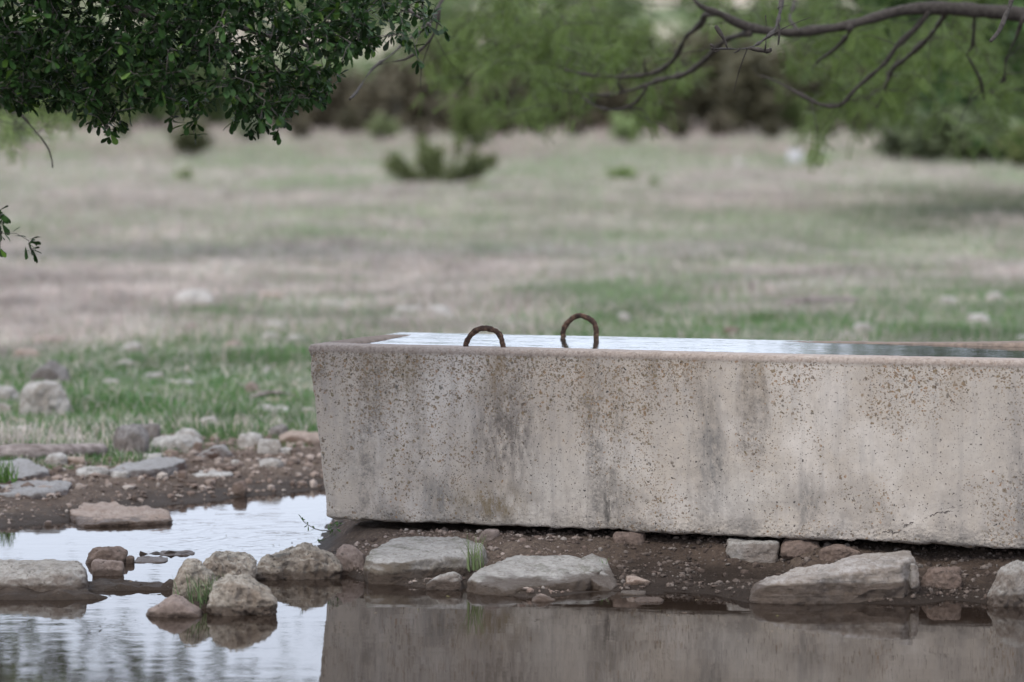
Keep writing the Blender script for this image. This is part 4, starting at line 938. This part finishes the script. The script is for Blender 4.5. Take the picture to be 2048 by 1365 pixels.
cl_ = [(1010, 60, 110, 80, 60), (950, 140, 60, 50, 30), (1100, 160, 90, 70, 56), (1215, 70, 90, 70, 50), (1310, 190, 45, 45, 24), (1110, 60, 100, 60, 44), (1000, 215, 50, 25, 8), (880, 90, 40, 60, 16),
       (1470, 20, 90, 30, 20), (1640, 100, 100, 50, 52), (1750, 70, 110, 60, 60), (1790, 180, 90, 60, 60), (1900, 110, 100, 70, 64), (1990, 190, 70, 80, 54), (1640, 250, 28, 40, 16), (1700, 190, 50, 45, 32), (1600, 10, 120, 30, 30), (1930, 20, 120, 40, 30), (1330, 110, 60, 50, 18), (1180, 130, 60, 50, 26)]
tips = []
for (cx, cy, rx, ry, n) in cl_:
    for _ in range(n): tips.append(PY(cx + r.normal() * rx * .6, cy + r.normal() * ry * .6, r.uniform(15.5, 20.5)))
for _ in range(160): tips.append(np.array([r.uniform(-.4, 5), r.uniform(15.5, 19.5), r.uniform(2.5, 3.6)]))
mesquite('mesquite_tree', 'mesquite with a thick dark bare limb and feathery green leaves across the upper right', 'tree', base, limbs, np.array(tips), 44, 6, .11, (.088, .128, .032))
# a second, yellower one hidden at far left behind the oak
base = np.array([-3.4, 16.6, gz(-3.4, 16.6)])
limbs = [smooth_poly([base - (0, 0, .1), (-3.4, 16.6, 1.3), (-3.0, 16.5, 1.9), (-2.5, 16.4, 2.0), PY(0, 190, 16.4), PY(60, 235, 16.3)], [.08, .07, .05, .03, .014, .006], .06), LP([(0, 190), (60, 250), (98, 300), (105, 335)], (12.6, 12.6), [5, 5, 4, 2]), smooth_poly([(-3.0, 16.5, 1.9), (-2.6, 14.6, 1.9), PY(0, 190, 12.6)], [.03, .02, .005], .06)]
tips = np.array([PY(r.normal() * 55 + 60, 240 + r.normal() * 28, r.uniform(14.5, 17.5)) for _ in range(50)] + [np.array([r.uniform(-4.2, -2.4), r.uniform(15.5, 17.8), r.uniform(1.9, 2.9)]) for _ in range(60)])
mesquite('mesquite_tree', 'pale yellow-green feathery sprays showing below the oak leaves at far left', 'tree', base, limbs, tips, 45, 5, .10, (.14, .19, .06))

# --- generic trees and shrubs
def plant(name, label, cat, root, crown, rad, ncl, nl, lsz, colr, group=None, trunk_r=.12, bark='barkd', seed=1, stems=1, drop=.0, gap=.35, mat='shrub'):
    """crown: centre above the root; clumps of leaves on limbs through its volume"""
    r = np.random.default_rng(seed); e = empty(name, root, label, cat, group); cr = np.array(crown); rad = np.array(rad)
    D = r.normal(size=(ncl, 3)); D /= np.linalg.norm(D, axis=1)[:, None]; D *= (r.random((ncl, 1)) ** .45)
    D = D[(vnoise(D * 2.3 + seed, seed) > -gap)]; tips = cr + D * rad
    tips[:, 2] = np.maximum(tips[:, 2], .12 * rad[2])
    lines = []
    fork = np.array([cr[0] * .4, cr[1] * .4, max(.15, (cr[2] - rad[2]) * .75)])
    for s_ in range(stems):
        a = r.normal(size=3) * np.array([1, 1, 0]) * .12 * rad[0] * (stems > 1)
        lines.append(smooth_poly([a * .3 + (0, 0, -.1), fork * .5 + a * .6, fork + a, cr * .8 + a * 2 + fork * .2], [trunk_r, trunk_r * .85, trunk_r * .7, trunk_r * .3], max(.1, rad[0] / 12)))
    tw2 = grow(lines, tips[: min(len(tips), 60)], r, -.05, trunk_r * .08, max(.08, rad[0] / 10), trunk_r * 6)
    V, Fc = tubes(lines + tw2, 6); mesh_obj('trunk', V, Fc, M[bark], e)
    P = np.repeat(tips, nl, 0); cs = rad.mean() * .17; P = P + r.normal(size=P.shape) * cs * np.array([1, 1, .7])
    n = len(P); q4 = np.array([[0, -.3, 0], [.5, -.42, .06], [1, 0, 0], [.5, .42, -.06]]); qf = np.array([[0, 1, 2], [0, 2, 3]])
    V, Fc = scatter(q4, qf, P, r.normal(size=(n, 3)) + np.array([0, 0, -drop]), r.uniform(.6, 1.4, n) * lsz, r)
    V[:, 2] = np.maximum(V[:, 2], 0.0)
    cc = np.array(colr) * np.repeat(r.uniform(.65, 1.35, (len(tips), 1)), nl, 0) * r.uniform(.7, 1.3, (n, 1)); mesh_obj('crown', V, Fc, M[mat], e, col=np.repeat(cc, 4, 0)); return e
def copy_tree(o, parent=None):
    c = o.copy(); C.objects.link(c); c.parent = parent
    for ch in o.children: copy_tree(ch, c)
    return c
# oak off to the left whose low boughs mirror in the pond
plant('oak_tree', 'broad leafy tree left of the view whose boughs mirror in the pond', 'tree', (-8.5, 31, gz(-8.5, 31)), (4.4, 0, 4.0), (5.8, .9, 1.25), 210, 60, .12, (.05, .085, .03), trunk_r=.22, seed=61, gap=.28)
plant('oak_tree', 'leafy green tree on the right behind the mesquite, its shade on the grass', 'tree', (12.3, 45, gz(12.3, 45)), (-2.8, 0, 4.3), (5.8, 4, 2.9), 620, 70, .17, (.05, .095, .028), trunk_r=.2, seed=62, gap=.55)
plant('oak_tree', 'farther dense tree at the right edge shading the field', 'tree', (14, 55, gz(14, 55)), (-2, 0, 4.2), (5.5, 5, 3.2), 260, 50, .2, (.055, .11, .04), trunk_r=.25, seed=63)
# shrubs in the field
def shrub(box, label, colr, seed, dens=1., cat='shrub', name='shrub', drop=0., stems=5, bark='barkd', nl=40, ls=.09, group=None):
    x0, y0, x1, y1 = box; b0 = hit((x0 + x1) / 2, y1); s = b0[1] / F; wd, ht = (x1 - x0) * s, (y1 - y0) * s
    return plant(name, label, cat, b0, (0, wd * .3, ht * .52), (wd * .46, wd * .4, ht * .46), int(60 * dens), nl, max(.03, ls * wd), colr, group, trunk_r=.02 * wd, bark=bark, seed=seed, stems=stems, drop=drop)
sh = shrub((900, 195, 992, 302), 'tall yellowish green shrub just behind the spreading juniper', (.13, .17, .06), 71)
shrub((733, 232, 798, 284), 'small round pale green shrub at the foot of the tree line', (.19, .22, .11), 72)
shrub((1205, 232, 1300, 288), 'pale green bush in front of the dark trees at centre right', (.21, .27, .12), 73, .45)
shrub((330, 245, 425, 318), 'dull olive shrub below the oak leaves at left', (.11, .12, .06), 74)
shrub((1760, 225, 1880, 330), 'grey-green open shrub left of the big dark bush at right', (.15, .17, .12), 75, .8)
shrub((1850, 150, 2045, 325), 'big dark green bush at the right edge of the field', (.07, .12, .05), 76, 2.2)
shrub((1775, 238, 2075, 332), 'wide low grey-green brush around the foot of the big dark bush at right', (.14, .17, .09), 88, 1.6)
shrub((2010, 250, 2120, 340), 'yellowish low bush cut by the right edge', (.17, .2, .08), 77)
shrub((0, 240, 70, 300), 'pale grey-green shrub at the far left of the field', (.2, .23, .15), 78)
shrub((470, 225, 540, 285), 'pale shrub behind the hanging oak leaves', (.21, .24, .16), 79)
shrub((1208, 340, 1276, 366), 'low bright green weed patch in mid field', (.20, .30, .08), 80, .7, 'weed clump', 'weed_clump')
shrub((1292, 354, 1322, 382), 'small bright green weed right of the low patch in mid field', (.20, .32, .07), 81, .5, 'weed clump', 'weed_clump')
shrub((1616, 316, 1662, 336), 'bright green weed just right of the white rock', (.21, .33, .08), 82, .5, 'weed clump', 'weed_clump')
shrub((350, 335, 390, 368), 'small green weed in the field at left below the oak', (.2, .27, .1), 83, .5, 'weed clump', 'weed_clump')
shrub((930, 365, 980, 384), 'low bright weed at the right foot of the juniper', (.22, .29, .1), 84, .5, 'weed clump', 'weed_clump')
# spreading young juniper: low arms rising outwards
b0 = hit(878, 377); r = np.random.default_rng(90)
ju = empty('juniper', b0, 'spreading dark olive juniper with upswept arms alone in mid field', 'shrub')
arms, P, D = [], [], []
for i in range(26):
    a = r.uniform(0, 6.28); ln = r.uniform(.55, 1.0); rise = r.uniform(.5, 1.25)
    if i < 8: a = (0 if i % 2 else math.pi) + r.normal() * .3; ln = r.uniform(.8, 1.05); rise = r.uniform(.45, .8)
    end = np.array([math.cos(a) * ln, math.sin(a) * ln * .7, rise * ln * .72 + .05])
    if i > 20: end = np.array([r.normal() * .15 - .1, 0, r.uniform(.6, .85)])
    pp, rr_ = smooth_poly([(0, 0, 0), end * np.array([.5, .5, .3]), end], [.03, .02, .006], .08); arms.append((pp, rr_))
    k = r.integers(len(pp) // 4, len(pp), 330); P.append(pp[k] + r.normal(size=(330, 3)) * .055); D.append(np.tile(end / np.linalg.norm(end), (330, 1)) + r.normal(size=(330, 3)) * .5)
V, Fc = tubes(arms, 5); mesh_obj('branches', V, Fc, M['barkd'], ju)
P, D = np.concatenate(P), np.concatenate(D); q4 = np.array([[0, -.14, 0], [.5, -.2, .03], [1, 0, 0], [.5, .2, 0]])
V, Fc = scatter(q4, np.array([[0, 1, 2], [0, 2, 3]]), P, D, r.uniform(.06, .13, len(P)), r)
mesh_obj('crown', V, Fc, M['shrub'], ju, col=np.repeat(np.array([.16, .19, .085]) * r.uniform(.55, 1.45, (len(P), 1)), 4, 0))

# tree line at the far side of the field
def far_tree(px, py_base, wpx, hpx, colr, label, seed, group, bark='bark', ncl=70, low=.5):
    b0 = hit(px, py_base); s = b0[1] / F; wd, ht = wpx * s, hpx * s
    return plant('juniper_tree' if 'cedar' in label else 'mesquite_tree', label, 'tree', b0, (0, 0, ht * low), (wd * .5, wd * .4, ht * .5), ncl, 34, .42, colr, group, trunk_r=.13, bark=bark, seed=seed, stems=3)
DK = 'dark brownish cedar in the blurred thicket across the field'; GG = 'dark trees of the far thicket'
GN = 'fresh green mesquite in the blurred tree line'; G2 = 'green trees of the far tree line'
dk1 = far_tree(1420, 264, 150, 185, (.090, .083, .050), DK, 101, GG); dk2 = far_tree(830, 262, 150, 150, (.125, .11, .075), DK, 102, GG, low=.5)
gn1 = far_tree(1030, 262, 170, 260, (.125, .16, .06), GN, 103, G2); gn2 = far_tree(1760, 258, 190, 240, (.09, .125, .05), GN, 104, G2)
def place(src, px, py, sc, seed):
    c = copy_tree(src); b0 = hit(px, py); c.location = b0; c.rotation_euler = (0, 0, seed * 1.7); c.scale = (sc * b0[1] / 150,) * 3; return c
for i, (px, py, s_) in enumerate([(1330, 267, .85), (1500, 272, .9), (1570, 264, .95), (1640, 269, .8), (1460, 258, 1.1), (1380, 258, 1.05), (1700, 262, .7)]): place(dk1, px, py, s_, i)
for i, (px, py, s_) in enumerate([(760, 268, .8), (900, 272, .6), (980, 265, .85), (640, 262, .9), (690, 260, .8), (1060, 262, .7), (560, 262, .8), (1170, 262, .8), (1250, 262, .75)]): place(dk2, px, py, s_, i)
for i, (px, py, s_) in enumerate([(870, 256, .7), (930, 256, .85), (1120, 258, .9), (1200, 257, .95), (1290, 257, .8)]): place(gn1, px, py, s_, i)
for i, (px, py, s_) in enumerate([(1850, 258, 1.0), (1950, 260, 1.1), (2060, 258, 1.1), (420, 258, .7), (300, 260, .8), (180, 258, .9), (60, 258, .9), (-60, 258, 1.0), (520, 256, .6), (1660, 256, .9), (2180, 258, 1.1)]): place(gn2, px, py, s_, i)
for i, (px, py, s_) in enumerate([(700, 276, .32), (845, 280, .26), (1000, 277, .30), (1150, 275, .25), (1360, 282, .28), (1440, 278, .36), (1540, 284, .25), (1650, 279, .3), (1730, 276, .34), (600, 279, .3)]): place(dk2 if i % 2 else dk1, px, py, s_, i + 3)
for i, (px, py, s_) in enumerate([(930, 279, .22), (1080, 274, .3), (1270, 280, .25), (1590, 272, .3), (1810, 274, .3), (250, 279, .25), (480, 276, .25)]): place(gn1, px, py, s_, i + 5)
# scrub dotted over the hill
r = np.random.default_rng(77); n = 520
Yh = r.uniform(230, 900, n); Xh = r.uniform(-.24, .24, n) * Yh
k = fb2(Xh, Yh, .012, 2, 41) > -.25; Xh, Yh = Xh[k], Yh[k]; n = len(Xh)
rad = r.uniform(1.2, 3.2, n) * (1 + Yh / 900); nl = 90
P = np.repeat(np.stack([Xh, Yh, terrain(Xh, Yh) + rad * .5], 1), nl, 0) + r.normal(size=(n * nl, 3)) * np.repeat(rad, nl)[:, None] * np.array([.45, .45, .3])
V, Fc = scatter(np.array([[0, -.3, 0], [.5, -.42, .06], [1, 0, 0], [.5, .42, -.06]]), np.array([[0, 1, 2], [0, 2, 3]]), P, r.normal(size=P.shape), np.repeat(rad, nl) * .35, r)
cc = np.repeat(np.array([.10, .14, .055]) * r.uniform(.7, 1.3, (n, 1)), nl * 4, 0)
tag(mesh_obj('hillside_scrub', V, Fc, M['shrub'], col=cc), 'green scrub dotted over the tan hillside behind the trees', 'scrub', kind='stuff')
# dead leaves and bits of bark afloat on the pond and lying on the wet bank
r = np.random.default_rng(99)
pts = []
for (px, py, rx, ry, n) in ((260, 1172, 90, 8, 60), (200, 1240, 120, 30, 30), (1000, 1240, 300, 20, 26), (1600, 1260, 260, 30, 30), (560, 1080, 60, 30, 14), (1350, 1225, 60, 12, 14), (60, 1050, 70, 8, 30), (450, 1000, 90, 5, 24), (410, 1215, 30, 8, 20)):
    for _ in range(n):
        q_ = W(px + r.normal() * rx * .6, py + r.normal() * ry * .6); q_[2] = max(.0015, gz(q_[0], q_[1]) + .002); pts.append(q_)
for _ in range(120):
    x_, y_ = r.uniform(-.4, 1.9), r.uniform(10.0, 10.9); pts.append(np.array([x_, y_, max(.0015, gz(x_, y_) + .003)]))
pts = np.array(pts); n = len(pts); D = r.normal(size=(n, 3)) * np.array([1, 1, .08])
LV2 = LV * np.array([1, .8, .5]); V, Fc = scatter(LV2, LF, pts, D, .004 + .016 * r.random(n) ** 2.5, r)
cc = np.repeat(np.array([(.10, .07, .05), (.05, .04, .03), (.22, .17, .12), (.13, .12, .05)])[r.choice(4, n, p=[.4, .35, .15, .1])], len(LV), 0)
tag(mesh_obj('leaf_litter', V, Fc, M['grass'], col=cc), 'bits of dead leaf and bark on the water and wet bank', 'leaf litter', kind='stuff')
